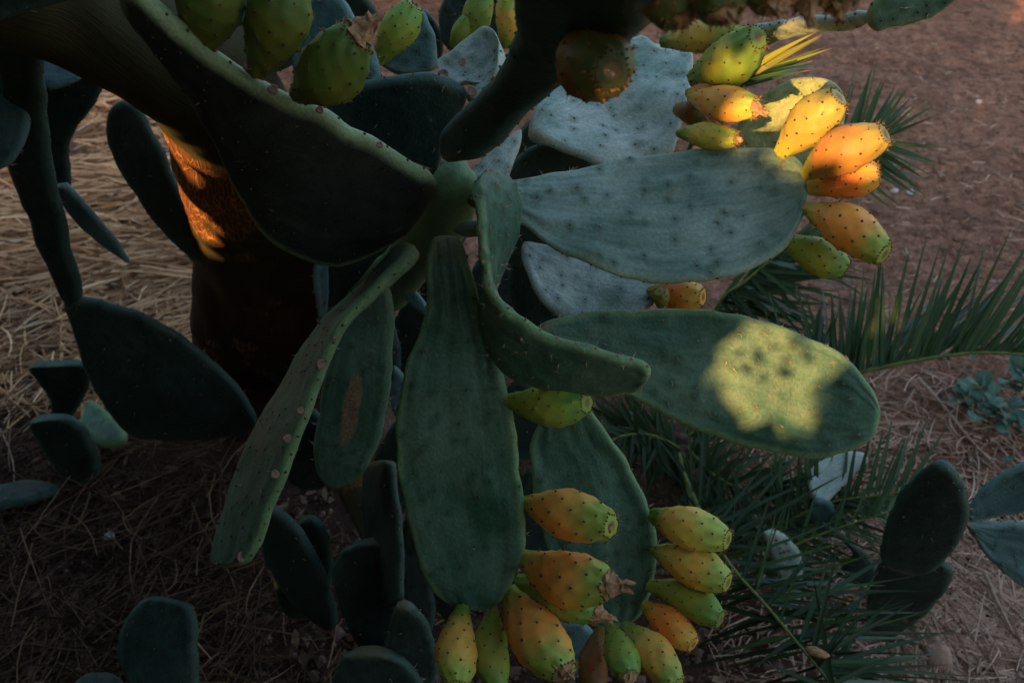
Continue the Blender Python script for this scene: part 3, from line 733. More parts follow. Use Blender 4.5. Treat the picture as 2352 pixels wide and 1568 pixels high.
# left-hand branch of older pads
ribbon(cactus, [(-30, 60, 1.42, 110, 60, 1.4), (0, 180, 1.5, 100, 180, 1.48), (15, 300, 1.58, 112, 300, 1.56), (25, 390, 1.64, 130, 400, 1.62), (62, 490, 1.70, 148, 500, 1.68), (98, 590, 1.76, 168, 590, 1.74), (135, 670, 1.80, 190, 665, 1.79), (155, 705, 1.82, 185, 700, 1.81)],
    t=0.025, mat=M_SHADED, NU=56, wave=0.006, areoles=0.034, seed=41, spines=0.1)
pad(cactus, [(148, 690), (190, 683), (270, 700), (330, 720), (400, 760), (460, 802), (525, 862), (572, 922), (592, 972), (562, 996), (490, 1006), (400, 1008), (310, 1002), (262, 962), (222, 902), (195, 850), (172, 770)],
    (155, 690), (585, 990), 1.82, gx=0.1, gy=0.72, t=0.022, mat=M_SHADED, seed=42, NU=50)
ribbon(cactus, [(120, 425, 1.68, 150, 415, 1.66), (165, 500, 1.72, 205, 480, 1.7), (230, 560, 1.75, 262, 540, 1.74), (292, 608, 1.78, 304, 600, 1.77)], t=0.014, mat=M_BLUE, NU=30, areoles=0, tub=0, seed=43, pinch1=0.4)
pad(cactus, [(470, 605), (425, 582), (372, 532), (320, 462), (272, 385), (247, 325), (244, 280), (258, 245), (290, 230), (322, 246), (347, 292), (375, 345), (405, 420), (445, 490), (478, 560)],
    (472, 590), (280, 230), 1.82, gx=0.1, gy=0.6, t=0.02, mat=M_SHADED, seed=44)
pad(cactus, [(440, 600), (418, 540), (400, 470), (380, 440), (420, 450), (450, 500), (478, 570)], (460, 600), (385, 440), 1.95, gy=0.5, t=0.016, mat=M_GREEN, seed=45, NU=26)
pad(cactus, [(-60, 100), (70, 125), (75, 200), (70, 290), (45, 350), (10, 385), (-80, 380)], (-20, 100), (-20, 390), 1.5, gy=0.3, t=0.018, mat=M_BLUE, seed=46)
pad(cactus, [(85, 125), (190, 145), (188, 175), (150, 195), (105, 200), (92, 170)], (88, 140), (190, 170), 1.55, gy=-0.5, t=0.015, mat=M_BLUE, seed=47, NU=26)
pad(cactus, [(80, 190), (160, 160), (240, 170), (225, 230), (180, 290), (160, 340), (162, 430), (150, 470), (120, 430), (95, 330)], (160, 165), (140, 470), 1.62, gy=0.8, t=0.018, mat=M_SHADED, seed=48)

# pads deep in the shade below
pad(cactus, [(640, 640), (740, 610), (760, 700), (745, 800), (700, 880), (650, 890), (612, 850), (605, 760)], (690, 615), (650, 895), 1.95, gy=0.8, t=0.02, mat=M_SHADED, seed=51)
pad(cactus, [(752, 560), (830, 500), (900, 540), (905, 650), (870, 740), (800, 790), (748, 740), (742, 650)], (840, 510), (780, 790), 1.62, gy=0.8, t=0.018, mat=M_SHADED, seed=52)
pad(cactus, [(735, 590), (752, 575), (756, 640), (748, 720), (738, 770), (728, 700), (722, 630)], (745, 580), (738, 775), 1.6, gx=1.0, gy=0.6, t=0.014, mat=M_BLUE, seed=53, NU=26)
pad(cactus, [(600, 1180), (625, 1160), (680, 1200), (728, 1270), (765, 1360), (775, 1430), (740, 1440), (670, 1380), (610, 1290)], (612, 1165), (765, 1440), 1.56, gx=-0.2, gy=0.5, t=0.02, mat=M_SHADED, seed=54)
pad(cactus, [(762, 1320), (772, 1280), (810, 1250), (860, 1238), (905, 1250), (922, 1330), (908, 1430), (880, 1500), (832, 1490), (790, 1420)], (885, 1240), (840, 1500), 1.5, gy=0.5, t=0.018, mat=M_SHADED, seed=55)
ribbon(cactus, [(850, 1060, 1.56, 905, 1050, 1.44), (838, 1130, 1.55, 912, 1120, 1.43), (842, 1250, 1.56, 920, 1240, 1.43), (855, 1340, 1.57, 920, 1330, 1.44), (880, 1400, 1.57, 920, 1392, 1.45)], t=0.016, mat=M_SHADED, NU=44, seed=56, areoles=0.034)
pad(cactus, [(905, 1400), (918, 1384), (952, 1390), (985, 1435), (1003, 1500), (998, 1570), (940, 1600), (890, 1560), (890, 1470)], (912, 1385), (960, 1600), 1.44, gy=0.7, t=0.016, mat=M_SHADED, seed=57)
pad(cactus, [(780, 1520), (825, 1490), (890, 1495), (945, 1530), (970, 1590), (940, 1660), (800, 1670), (765, 1590)], (860, 1490), (860, 1670), 1.46, gy=0.7, t=0.018, mat=M_SHADED, seed=58)
pad(cactus, [(930, 1180), (975, 1200), (990, 1300), (1000, 1420), (970, 1480), (940, 1420), (925, 1300)], (950, 1185), (970, 1485), 1.6, gy=0.5, t=0.018, mat=M_SHADED, seed=59)
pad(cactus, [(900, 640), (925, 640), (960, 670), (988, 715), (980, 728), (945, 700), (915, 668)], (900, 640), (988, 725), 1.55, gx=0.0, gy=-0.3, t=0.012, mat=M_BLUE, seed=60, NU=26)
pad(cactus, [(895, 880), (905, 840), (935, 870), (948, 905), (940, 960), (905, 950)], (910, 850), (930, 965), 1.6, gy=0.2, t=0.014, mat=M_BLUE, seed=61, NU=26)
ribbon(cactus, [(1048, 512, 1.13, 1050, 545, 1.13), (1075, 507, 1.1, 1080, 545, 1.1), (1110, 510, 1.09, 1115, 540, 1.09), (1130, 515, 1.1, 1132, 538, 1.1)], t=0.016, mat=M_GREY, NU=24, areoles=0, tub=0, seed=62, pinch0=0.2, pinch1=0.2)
for (cx, cy, w, h, d, sd, mt) in ((980, 760, 130, 240, 1.95, 201, M_SHADED), (1160, 700, 150, 230, 1.9, 202, M_SHADED), (1250, 640, 140, 200, 1.7, 203, M_SHADED), (920, 1050, 90, 220, 1.85, 204, M_SHADED), (1010, 480, 120, 200, 1.8, 205, M_SHADED),  # extra pads added to fill the gaps with dark shade
        (700, 1020, 120, 190, 2.0, 206, M_SHADED), (1200, 960, 100, 170, 1.9, 207, M_SHADED), (1250, 330, 110, 130, 1.8, 208, M_SHADED), (940, 90, 130, 150, 1.9, 209, M_SHADED), (780, 40, 140, 150, 1.8, 210, M_SHADED), (1090, 60, 130, 140, 1.85, 211, M_SHADED), (640, 60, 120, 150, 1.7, 212, M_SHADED),
        (1260, 1210, 120, 260, 1.75, 213, M_SHADED), (1030, 1300, 90, 240, 1.7, 214, M_SHADED), (1300, 1480, 140, 120, 1.6, 215, M_BLUE), (700, 1300, 110, 210, 1.75, 216, M_SHADED), (1400, 470, 130, 150, 1.85, 217, M_SHADED), (860, 800, 100, 200, 1.9, 218, M_SHADED)):
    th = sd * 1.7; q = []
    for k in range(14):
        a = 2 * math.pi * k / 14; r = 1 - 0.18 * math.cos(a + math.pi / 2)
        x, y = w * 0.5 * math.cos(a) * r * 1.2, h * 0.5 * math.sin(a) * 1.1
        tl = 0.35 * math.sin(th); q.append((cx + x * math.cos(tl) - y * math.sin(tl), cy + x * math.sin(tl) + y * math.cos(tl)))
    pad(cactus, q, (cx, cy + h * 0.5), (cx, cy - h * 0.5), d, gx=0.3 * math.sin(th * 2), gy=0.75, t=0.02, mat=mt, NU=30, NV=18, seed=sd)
# unseen pads added above the left-hand side to darken it
pad(cactus, [(-150, 60), (-260, -200), (-150, -480), (150, -620), (420, -520), (480, -260), (330, -80), (80, 20)], (-60, 60), (120, -640), 0.86, gx=0.1, gy=0.75, t=0.024, mat=M_SHADED, seed=63)
pad(cactus, [(-420, 300), (-520, 0), (-420, -260), (-220, -330), (-90, -160), (-100, 80), (-220, 280)], (-320, 320), (-300, -350), 0.9, gx=-0.3, gy=0.7, t=0.024, mat=M_SHADED, seed=64)

# scars where fruit has dropped from the rims
def scar_disc(x, y, d, wpx, nrm):
    p = P(x, y, d); r = wpx / 2 * K * d; n = np.array(nrm, float); n /= np.linalg.norm(n)
    V, Fc, FM = [], [], []
    a = np.cross(n, (0.31, 0.87, 0.22)); a /= np.linalg.norm(a); b = np.cross(n, a); ns = 14
    for rr, hh in ((1.0, -0.5), (1.02, 0.02), (0.8, 0.14), (0.6, 0.02)):
        for k in range(ns):
            th = 2 * math.pi * k / ns
            V.append(p + r * rr * (1 + 0.08 * math.sin(3 * th + x)) * (a * math.cos(th) + b * math.sin(th)) + n * r * hh)
    V.append(p + n * r * 0.04)
    for i in range(3):
        for k in range(ns): Fc.append((i * ns + k, i * ns + (k + 1) % ns, (i + 1) * ns + (k + 1) % ns, (i + 1) * ns + k))
    for k in range(ns): Fc.append((3 * ns + k, 3 * ns + (k + 1) % ns, 4 * ns))
    put("fruit_scar", mesh_from("fruit_scar", V, Fc, [M_SCARDISC]), cactus)
toC = lambda x, y: -(R_ * (x - 1176) * K + U_ * (784 - y) * K + F_)
for (x, y, d, w) in ((738, 836, 1.112, 24), (690, 942, 1.12, 17), (660, 1006, 1.13, 20), (632, 1088, 1.145, 20), (556, 1278, 1.2, 24), (770, 775, 1.105, 12)):
    scar_disc(x, y, d, w, toC(x, y) + np.array([0.5, 0, 0.2]))
for (x, y, d, w) in ((568, 148, 0.885, 24), (628, 205, 0.905, 24), (735, 252, 0.955, 18), (872, 332, 1.0, 16)):
    scar_disc(x, y, d, w, toC(x, y) + np.array([0.3, 0, 0.5]))
for (x, y, d, w) in ((1018, 172, 1.19, 26), (1085, 210, 1.14, 24), (1062, 142, 1.17, 18)):
    scar_disc(x, y, d, w, toC(x, y) + np.array([0.1, 0, 0.3]))

# ------------------------------------------------------------------ fruit on the cactus
FR = [
 # base, tip, width px, material, flower
 ((1590, 178, 1.20), (1738, 88, 1.10), 112, M_F_GRN, 0), ((1520, 95, 1.22), (1690, 75, 1.16), 74, M_F_YGR, 0.0), ((1585, 190, 1.21), (1705, 160, 1.18), 58, M_F_RED, 0),
 ((1580, 215, 1.2), (1672, 192, 1.15), 60, M_F_ORG, 0), ((1585, 222, 1.17), (1736, 246, 1.10), 80, M_F_ORG, 0.2), ((1550, 250, 1.24), (1620, 270, 1.22), 50, M_F_ORG_SH, 0.3),
 ((1556, 306, 1.17), (1690, 318, 1.12), 58, M_F_YGR, 0.14), ((1790, 352, 1.12), (1925, 225, 1.06), 104, M_F_YEL, 0), ((1846, 402, 1.08), (2030, 310, 1.02), 104, M_F_ORY, 0),
 ((1856, 432, 1.10), (2016, 400, 1.07), 92, M_F_RED, 0), ((1846, 478, 1.09), (2028, 582, 1.03), 104, M_F_ORG, 0), ((1800, 548, 1.13), (1940, 618, 1.12), 84, M_F_GRN, 0),
 ((1490, 670, 1.30), (1612, 682, 1.26), 78, M_F_RED, 0), ((1530, 720, 1.29), (1515, 670, 1.26), 40, M_F_YEL, 0),
 # bottom cluster
 ((1200, 1152, 1.17), (1400, 1208, 1.09), 116, M_F_ORG, 0.07), ((1194, 1278, 1.19), (1394, 1345, 1.11), 128, M_F_ORG, 0.30), ((1186, 1330, 1.22), (1365, 1405, 1.18), 92, M_F_GRN, 0.26),
 ((1062, 1394, 1.19), (1050, 1570, 1.12), 92, M_F_YGR, 0), ((1132, 1392, 1.21), (1142, 1580, 1.18), 84, M_F_GRN, 0), ((1168, 1355, 1.20), (1292, 1540, 1.11), 124, M_F_ORG, 0.22),
 ((1378, 1440, 1.32), (1368, 1600, 1.28), 66, M_F_ORG_SH, 0), ((1404, 1440, 1.28), (1446, 1550, 1.20), 76, M_F_GRN, 0.2), ((1432, 1434, 1.27), (1552, 1572, 1.20), 88, M_F_YGR, 0),
 ((1495, 1182, 1.30), (1668, 1238, 1.24), 94, M_F_YGR, 0), ((1500, 1262, 1.30), (1668, 1336, 1.24), 94, M_F_YGR, 0), ((1490, 1342, 1.31), (1652, 1420, 1.25), 80, M_F_GRN, 0), ((1478, 1386, 1.30), (1590, 1478, 1.25), 78, M_F_RED, 0),
 ((1168, 920, 1.12), (1345, 926, 1.06), 100, M_F_GRN, 0.0),
 # upper left, close to us
 ((470, 120, 0.88), (470, -70, 0.82), 150, M_F_GRN_SH, 0), ((590, 168, 0.90), (660, -40, 0.84), 148, M_F_GRN_SH, 0), ((680, 222, 0.94), (820, 82, 0.88), 150, M_F_GRN_SH, 0.30),
 ((868, 142, 1.27), (950, 14, 1.24), 84, M_F_GRN, 0.10), ((1085, 110, 1.30), (1112, -20, 1.28), 66, M_F_GRN, 0), ((1160, 108, 1.26), (1172, -15, 1.22), 66, M_F_YGR, 0), ((1040, 108, 1.3), (1078, 40, 1.28), 40, M_F_GRN, 0),
 # close above
 ((1352, 128, 0.79), (1404, 162, 0.70), 164, M_F_ORG_SH, 0.06),
 ((1500, -110, 0.63), (1565, 45, 0.62), 150, M_F_ORG_SH, 0.12), ((1610, -120, 0.62), (1665, 32, 0.60), 140, M_F_ORG_SH, 0.2), ((1720, -130, 0.62), (1780, 10, 0.60), 130, M_F_ORG_SH, 0.28), ((1820, -140, 0.63), (1855, 8, 0.62), 110, M_F_ORG_SH, 0.35), ((1915, -130, 0.64), (1930, 12, 0.63), 110, M_F_ORG_SH, 0.34),
]
for i, (b, t, w, m, fl) in enumerate(FR):
    fruit(cactus, b, t, w, m, fl, neck=(0.30, 0.36, 0.26, 0.33)[i % 4], bend=(0.05, -0.03, 0.02, 0.07, -0.05)[i % 5], full=(0.58, 0.64, 0.54, 0.61)[i % 4])

# ------------------------------------------------------------------ small cactus, lower right
small = thing("small_prickly_pear", "small dark green prickly pear with four pads beside the straw, bottom right", "cactus", tuple(G(2030, 1460)))
pad(small, [(2160, 1285), (2188, 1325), (2140, 1395), (2085, 1440), (2030, 1470), (1995, 1430), (1992, 1370), (2022, 1290), (2090, 1262)], (2030, 1470), (2110, 1265), 1.88, gx=-0.5, gy=1.0, t=0.02, mat=M_SHADED, seed=71)
pad(small, [(2085, 1310), (2030, 1285), (2024, 1240), (2058, 1150), (2108, 1090), (2150, 1063), (2190, 1075), (2216, 1118), (2226, 1170), (2212, 1230), (2170, 1285), (2130, 1310)], (2090, 1312), (2165, 1062), 1.64, gx=-0.6, gy=1.15, t=0.018, mat=M_SHADED, seed=72)
pad(small, [(2222, 1182), (2238, 1140), (2290, 1090), (2352, 1058), (2430, 1040), (2450, 1110), (2380, 1162), (2300, 1184), (2250, 1190)], (2222, 1184), (2450, 1060), 1.56, gx=-0.3, gy=0.5, t=0.016, mat=M_BLUE, seed=73)
pad(small, [(2218, 1196), (2260, 1194), (2320, 1196), (2390, 1205), (2470, 1260), (2490, 1340), (2420, 1370), (2340, 1342), (2270, 1280), (2235, 1232)], (2220, 1200), (2480, 1340), 1.56, gx=-0.1, gy=0.4, t=0.016, mat=M_BLUE, seed=74, wrinkle=0.003)
pad(small, [(1890, 1200), (1995, 1275), (2015, 1320), (2000, 1345), (1960, 1330), (1930, 1300), (1960, 1270)], (1990, 1345), (1940, 1270), 1.92, gy=0.7, t=0.016, mat=M_SHADED, seed=75, NU=26)

pale = thing("pale_prickly_pear", "pale whitish prickly pear pad showing between palm leaflets", "cactus", tuple(G(1895, 1215)))
pad(pale, [(1870, 1150), (1856, 1105), (1870, 1068), (1900, 1052), (1945, 1040), (1980, 1040), (1994, 1060), (1962, 1092), (1925, 1130), (1898, 1156)], (1880, 1155), (1992, 1050), 1.85, gx=-0.2, gy=-0.6, t=0.02, mat=M_PALE, seed=76, areoles=0)
pad(pale, [(1862, 1185), (1868, 1150), (1890, 1142), (1918, 1160), (1930, 1195), (1915, 1225), (1880, 1225)], (1895, 1228), (1885, 1142), 1.90, gy=0.8, t=0.02, mat=M_BLUE, seed=77, areoles=0, NU=26)
mint = thing("dotted_prickly_pear", "small mint green pad with dark dots behind palm leaflets near the fruit", "cactus", tuple(G(1815, 1385)))
pad(mint, [(1752, 1220), (1790, 1219), (1822, 1246), (1840, 1285), (1842, 1340), (1830, 1390), (1795, 1380), (1785, 1320), (1770, 1265)], (1815, 1390), (1762, 1220), 1.84, gy=0.4, gx=0.0, t=0.016, mat=M_PALE, seed=78, areoles=0.016, ar=0.0026, spines=0.0)

# fallen pads on the ground
def fallen(label, outline, base, tip, mat, seed, **kw):
    b = base
    th = thing("fallen_pad", label, "cactus pad", tuple(G(b[0], b[1])), "fallen cactus pads")
    pad(th, outline, base, tip, 1.0, mat=mat, seed=seed, **kw)
fallen("blue green fallen pad leaning at the bottom left edge of the litter", [(268, 1500), (285, 1430), (335, 1372), (420, 1382), (452, 1402), (455, 1500), (450, 1600), (340, 1610), (295, 1560)], (360, 1610), (370, 1372), M_SHADED, 81, t=0.025, dfun=lambda x, y: gd(x, y, 0.03 + max(0, (1610 - y)) * 0.0006))
fallen("cut pad tip in the bottom left corner, cropped by the frame", [(160, 1600), (190, 1556), (230, 1545), (275, 1558), (300, 1600), (240, 1650)], (230, 1650), (230, 1545), M_SHADED, 82, t=0.03, dfun=lambda x, y: gd(x, y, 0.04), NU=26)
fallen("flat dull green fallen pad at the left edge", [(-90, 1110), (0, 1112), (70, 1105), (128, 1112), (132, 1130), (90, 1148), (0, 1165), (-100, 1160)], (-90, 1135), (132, 1122), M_SHADED, 83, t=0.025, dfun=lambda x, y: gd(x, y, 0.025))
fallen("weathered pale green fallen pad under the dark hanging pad", [(185, 985), (195, 950), (215, 925), (250, 950), (285, 985), (292, 1012), (265, 1025), (225, 1020)], (200, 930), (288, 1020), M_GREEN, 84, t=0.03, dfun=lambda x, y: gd(x, y, 0.05), NU=30)
shard = thing("wedge_cactus_seedling", "dark wedge shaped pad on a stump left of the hanging pad", "cactus", tuple(G(150, 1095)))
pad(shard, [(68, 840), (130, 832), (196, 836), (206, 882), (182, 932), (152, 975), (130, 975), (110, 912), (82, 868)], (140, 978), (130, 832), 2.25, gy=0.75, t=0.025, mat=M_SHADED, seed=85)
pad(shard, [(90, 960), (150, 955), (200, 985), (226, 1040), (222, 1095), (160, 1110), (120, 1060), (70, 980)], (165, 1110), (120, 955), 2.2, gy=0.6, t=0.03, mat=M_SHADED, seed=86)

# ------------------------------------------------------------------ young date palm
def leaflet_mesh(mat, curve, seed):
    rs = np.random.default_rng(seed); n = 9
    V, lu, Fc = [], [], []
    for i in range(n + 1):
        t = i / n
        w = 0.5 * (min(1, 0.35 + t / 0.12 * 0.65) if t < 0.12 else 1) * (1 - max(0, (t - 0.25) / 0.75) ** 1.5)
        w = max(w, 0.004)
        z = -curve * t * t; sx = 0.03 * math.sin(t * 3 + seed)
        for s in (-1, -0.5, 0, 0.5, 1):
            V.append((w * s + sx * 3, t, z * 1.0 + 0.0)); lu.append((t, s, 0.0))
    for i in range(n):
        for k in range(4):
            Fc.append((i * 5 + k, i * 5 + k + 1, (i + 1) * 5 + k + 1, (i + 1) * 5 + k))
    me = mesh_from("leaflet", V, Fc, [mat]); vec_attr(me, "lu", lu)
    # fold each blade along its midrib (x is scaled by width later, z by width too)
    for v in me.vertices:
        v.co.z += abs(v.co.x - 0.09 * math.sin(v.co.y * 3 + seed)) * 0.0
    return me
LEAF = {m.name: [leaflet_mesh(m, c, i) for i, c in enumerate((0.02, 0.06, 0.10, 0.15))] for m in (M_PALM, M_PALM_SUN, M_PALM_P)}
def add_leaflet(parent, A, B, width, mat, up, rs):
    A = np.asarray(A); B = np.asarray(B); y = B - A; Ln = np.linalg.norm(y); y = y / Ln
    x = np.cross(y, up); x /= np.linalg.norm(x) + 1e-9; z = np.cross(x, y)
    if z[2] < 0: x, z = -x, -z
    M = Matrix(((x[0] * width, y[0] * Ln, z[0] * Ln, A[0]), (x[1] * width, y[1] * Ln, z[1] * Ln, A[1]), (x[2] * width, y[2] * Ln, z[2] * Ln, A[2]), (0, 0, 0, 1)))
    o = obj("leaflet", LEAF[mat.name][int(rs.integers(0, 4))], parent)
    o.matrix_parent_inverse = Matrix.Identity(4)
    o.matrix_basis = M
    return o
def tube(pts, r0, r1, mat, sides=7, name="frond"):
    pts = catmull(pts, 8, False); n = len(pts); V, Fc = [], []
    for i, p in enumerate(pts):
        d = pts[min(n - 1, i + 1)] - pts[max(0, i - 1)]; d = d / (np.linalg.norm(d) + 1e-9)
        a = np.cross(d, (0.12, 0.33, 0.93)); a /= np.linalg.norm(a) + 1e-9; b = np.cross(d, a); r = r0 + (r1 - r0) * i / (n - 1)
        for k in range(sides):
            th = 2 * math.pi * k / sides; V.append(p + r * (a * math.cos(th) + b * math.sin(th)))
    for i in range(n - 1):
        for k in range(sides): Fc.append((i * sides + k, i * sides + (k + 1) % sides, (i + 1) * sides + (k + 1) % sides, (i + 1) * sides + k))
    Fc.append(tuple(range(sides))[::-1]); Fc.append(tuple((n - 1) * sides + k for k in range(sides)))
    return mesh_from(name, V, Fc, [mat]), pts
palm = thing("young_date_palm", "young date palm with spiky feathered fronds behind the cactus, right", "palm", (0, 0, 0))
def frond(rach, rows, r=0.006, seed=0, mat=M_PALM, dense=()):
    """rach: (x, y, d) down the rib; rows: (t0, t1, n, (dx, dy, dd) at t0, (dx, dy, dd) at t1, width, jitter, material)"""
    rs = np.random.default_rng(900 + seed)
    me, pts = tube([P(*p) for p in rach], r, r * 0.35, M_RACHIS)
    o = obj("frond", me, palm)
    rp = catmull(np.array(rach, float), 8, False)
    for (t0, t1, n, v0, v1, wd, jit, m) in rows:
        for i in range(n):
            q = (i + rs.uniform(-0.3, 0.3)) / max(1, n - 1); q = min(1, max(0, q)); t = t0 + (t1 - t0) * q
            f = t * (len(rp) - 1); k = min(len(rp) - 2, int(f)); a = rp[k] + (rp[k + 1] - rp[k]) * (f - k)
            v = np.array(v0) + (np.array(v1) - np.array(v0)) * q
            sc = 1 + rs.normal(0, jit); ang = rs.normal(0, jit * 0.5)
            dx, dy = v[0] * sc, v[1] * sc
            dx, dy = dx * math.cos(ang) - dy * math.sin(ang), dx * math.sin(ang) + dy * math.cos(ang)
            A = P(*a); B = P(a[0] + dx, a[1] + dy, a[2] + v[2] + rs.normal(0, 0.03))
            if B[2] < 0.01: B[2] = 0.01 + rs.uniform(0, 0.02)
            up = (np.array(TO_SUN) + rs.normal(0, 0.25, 3)) if m is M_PALM_SUN else -(F_) + rs.normal(0, 0.55, 3)
            add_leaflet(o, A, B, wd * rs.uniform(0.75, 1.15), m or mat, up, rs)
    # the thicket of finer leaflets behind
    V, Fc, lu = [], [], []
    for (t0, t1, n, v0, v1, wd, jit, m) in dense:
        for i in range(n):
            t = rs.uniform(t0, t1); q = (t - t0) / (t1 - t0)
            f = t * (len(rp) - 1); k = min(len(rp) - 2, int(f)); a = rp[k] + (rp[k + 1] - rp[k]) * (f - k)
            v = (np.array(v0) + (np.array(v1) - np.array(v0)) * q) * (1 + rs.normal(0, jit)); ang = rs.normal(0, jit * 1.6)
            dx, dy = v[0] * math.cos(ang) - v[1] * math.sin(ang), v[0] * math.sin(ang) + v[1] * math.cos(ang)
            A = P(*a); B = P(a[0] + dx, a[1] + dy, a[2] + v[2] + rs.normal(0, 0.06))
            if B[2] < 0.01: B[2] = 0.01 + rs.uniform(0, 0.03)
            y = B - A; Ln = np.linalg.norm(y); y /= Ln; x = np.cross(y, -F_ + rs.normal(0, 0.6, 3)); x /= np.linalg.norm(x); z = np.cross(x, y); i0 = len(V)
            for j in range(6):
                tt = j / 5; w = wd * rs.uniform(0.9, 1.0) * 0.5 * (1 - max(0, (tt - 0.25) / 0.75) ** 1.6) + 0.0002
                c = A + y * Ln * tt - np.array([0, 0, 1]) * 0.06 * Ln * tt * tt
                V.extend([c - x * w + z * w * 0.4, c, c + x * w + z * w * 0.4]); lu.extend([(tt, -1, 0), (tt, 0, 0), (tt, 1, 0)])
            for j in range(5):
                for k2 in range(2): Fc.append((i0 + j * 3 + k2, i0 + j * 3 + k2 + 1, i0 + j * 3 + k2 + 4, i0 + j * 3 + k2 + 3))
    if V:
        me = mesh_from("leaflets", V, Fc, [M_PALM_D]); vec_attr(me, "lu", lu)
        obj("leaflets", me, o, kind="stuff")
    return o
# long frond sweeping out to the right
frond([(1560, 1010, 2.2), (1750, 930, 2.0), (1900, 875, 1.9), (1985, 853, 1.86), (2105, 828, 1.8), (2228, 811, 1.74), (2352, 814, 1.68), (2480, 835, 1.62)], [
    (0.40, 0.98, 32, (25, -290, -0.02), (330, -270, -0.05), 0.0108, 0.09, M_PALM), (0.44, 0.98, 16, (180, -210, 0.08), (320, -130, 0.05), 0.0098, 0.10, M_PALM_P), (0.2, 0.4, 8, (20, -200, 0.03), (10, -240, 0.0), 0.013, 0.12, M_PALM_P)], seed=1, dense=[(0.40, 0.98, 22, (20, -240, 0.03), (280, -200, 0.03), 0.0095, 0.10, 0), (0.42, 0.98, 26, (170, -150, 0.10), (280, -80, 0.1), 0.009, 0.12, 0), (0.1, 0.4, 30, (20, -190, 0.03), (10, -220, 0.0), 0.011, 0.15, 0)])
# frond behind the two big pads
frond([(1570, 1010, 2.2), (1600, 850, 2.2), (1650, 700, 2.1), (1720, 640, 2.05), (1800, 570, 2.0)], [
    (0.35, 0.98, 12, (250, 30, -0.05), (200, -60, -0.05), 0.012, 0.12, M_PALM), (0.35, 0.9, 10, (200, 120, -0.03), (230, 60, -0.03), 0.011, 0.15, M_PALM_P), (0.5, 1.0, 7, (60, -90, 0), (80, -60, 0), 0.012, 0.1, M_PALM)], seed=2, dense=[(0.3, 1.0, 46, (240, 40, 0), (200, -20, 0), 0.010, 0.2, 0), (0.3, 1.0, 30, (160, 150, 0), (180, 90, 0), 0.010, 0.2, 0)])
# frond end that fans out above the sunlit fruit
frond([(1580, 1000, 2.2), (1690, 700, 2.15), (1800, 480, 2.1), (1900, 380, 2.05), (1975, 340, 2.0), (2010, 325, 1.98)], [
    (0.72, 1.0, 11, (60, -200, 0.0), (140, -70, 0), 0.0125, 0.08, M_PALM), (0.80, 1.0, 7, (150, 110, -0.02), (160, 20, 0), 0.0115, 0.08, M_PALM), (0.62, 0.8, 5, (150, 120, 0), (170, 110, 0), 0.0125, 0.1, M_PALM), (0.45, 0.62, 6, (200, -60, 0.0), (210, 10, 0), 0.012, 0.1, M_PALM_P), (0.60, 0.75, 5, (60, -190, 0), (70, -200, 0), 0.012, 0.1, M_PALM)], seed=3)
# upper frond catching the sun
frond([(1590, 1000, 2.2), (1560, 700, 2.15), (1560, 450, 1.8), (1600, 300, 1.45), (1640, 225, 1.24), (1680, 186, 1.15)], [
    (0.92, 1.0, 7, (245, -92, -0.03), (195, -122, -0.02), 0.0105, 0.07, M_PALM_SUN), (0.88, 0.98, 6, (205, -45, 0.03), (240, -85, 0.0), 0.009, 0.07, M_PALM)], seed=4)
# lower fronds over the straw
frond([(1560, 1060, 2.1), (1620, 1200, 1.85), (1676, 1295, 1.7), (1760, 1390, 1.62), (1835, 1480, 1.56), (1898, 1556, 1.52), (1960, 1640, 1.48)], [
    (0.30, 0.98, 15, (330, -90, 0.0), (330, 40, 0.05), 0.0085, 0.12, M_PALM), (0.30, 0.95, 7, (360, 20, 0.05), (350, 20, 0.08), 0.0075, 0.12, M_PALM_P), (0.4, 0.98, 9, (-150, 20, 0.1), (-260, 40, 0.1), 0.008, 0.15, M_PALM), (0.3, 0.9, 6, (60, -200, 0.1), (90, -210, 0.1), 0.0075, 0.15, M_PALM)], r=0.0045, seed=5, dense=[(0.1, 0.95, 38, (330, -60, 0.08), (330, 30, 0.08), 0.008, 0.16, 0), (0.1, 0.9, 24, (-120, 60, 0.1), (-220, 40, 0.1), 0.008, 0.25, 0), (0.05, 0.9, 26, (150, -180, 0.1), (200, -160, 0.1), 0.008, 0.25, 0)])
frond([(1570, 1040, 2.1), (1660, 1262, 1.95), (1780, 1210, 1.9), (1900, 1155, 1.86), (2000, 1140, 1.83), (2080, 1128, 1.8)], [
    (0.40, 1.0, 20, (-15, -190, 0.03), (90, -150, 0.03), 0.0105, 0.1, M_PALM), (0.5, 1.0, 9, (160, 40, 0), (140, 50, 0), 0.008, 0.12, M_PALM)], r=0.004, seed=6, dense=[(0.05, 0.7, 60, (-60, -170, 0.06), (40, -160, 0.06), 0.009, 0.2, 0), (0.2, 0.8, 40, (200, 60, 0.05), (160, 70, 0.05), 0.008, 0.25, 0)])
frond([(1560, 1040, 2.1), (1640, 1330, 1.9), (1750, 1285, 1.86), (1890, 1225, 1.82), (2040, 1175, 1.78)], [
    (0.40, 1.0, 13, (20, -120, 0.03), (80, -110, 0.03), 0.009, 0.15, M_PALM), (0.4, 1.0, 11, (170, 70, 0), (160, 60, 0), 0.008, 0.12, M_PALM)], r=0.004, seed=7)
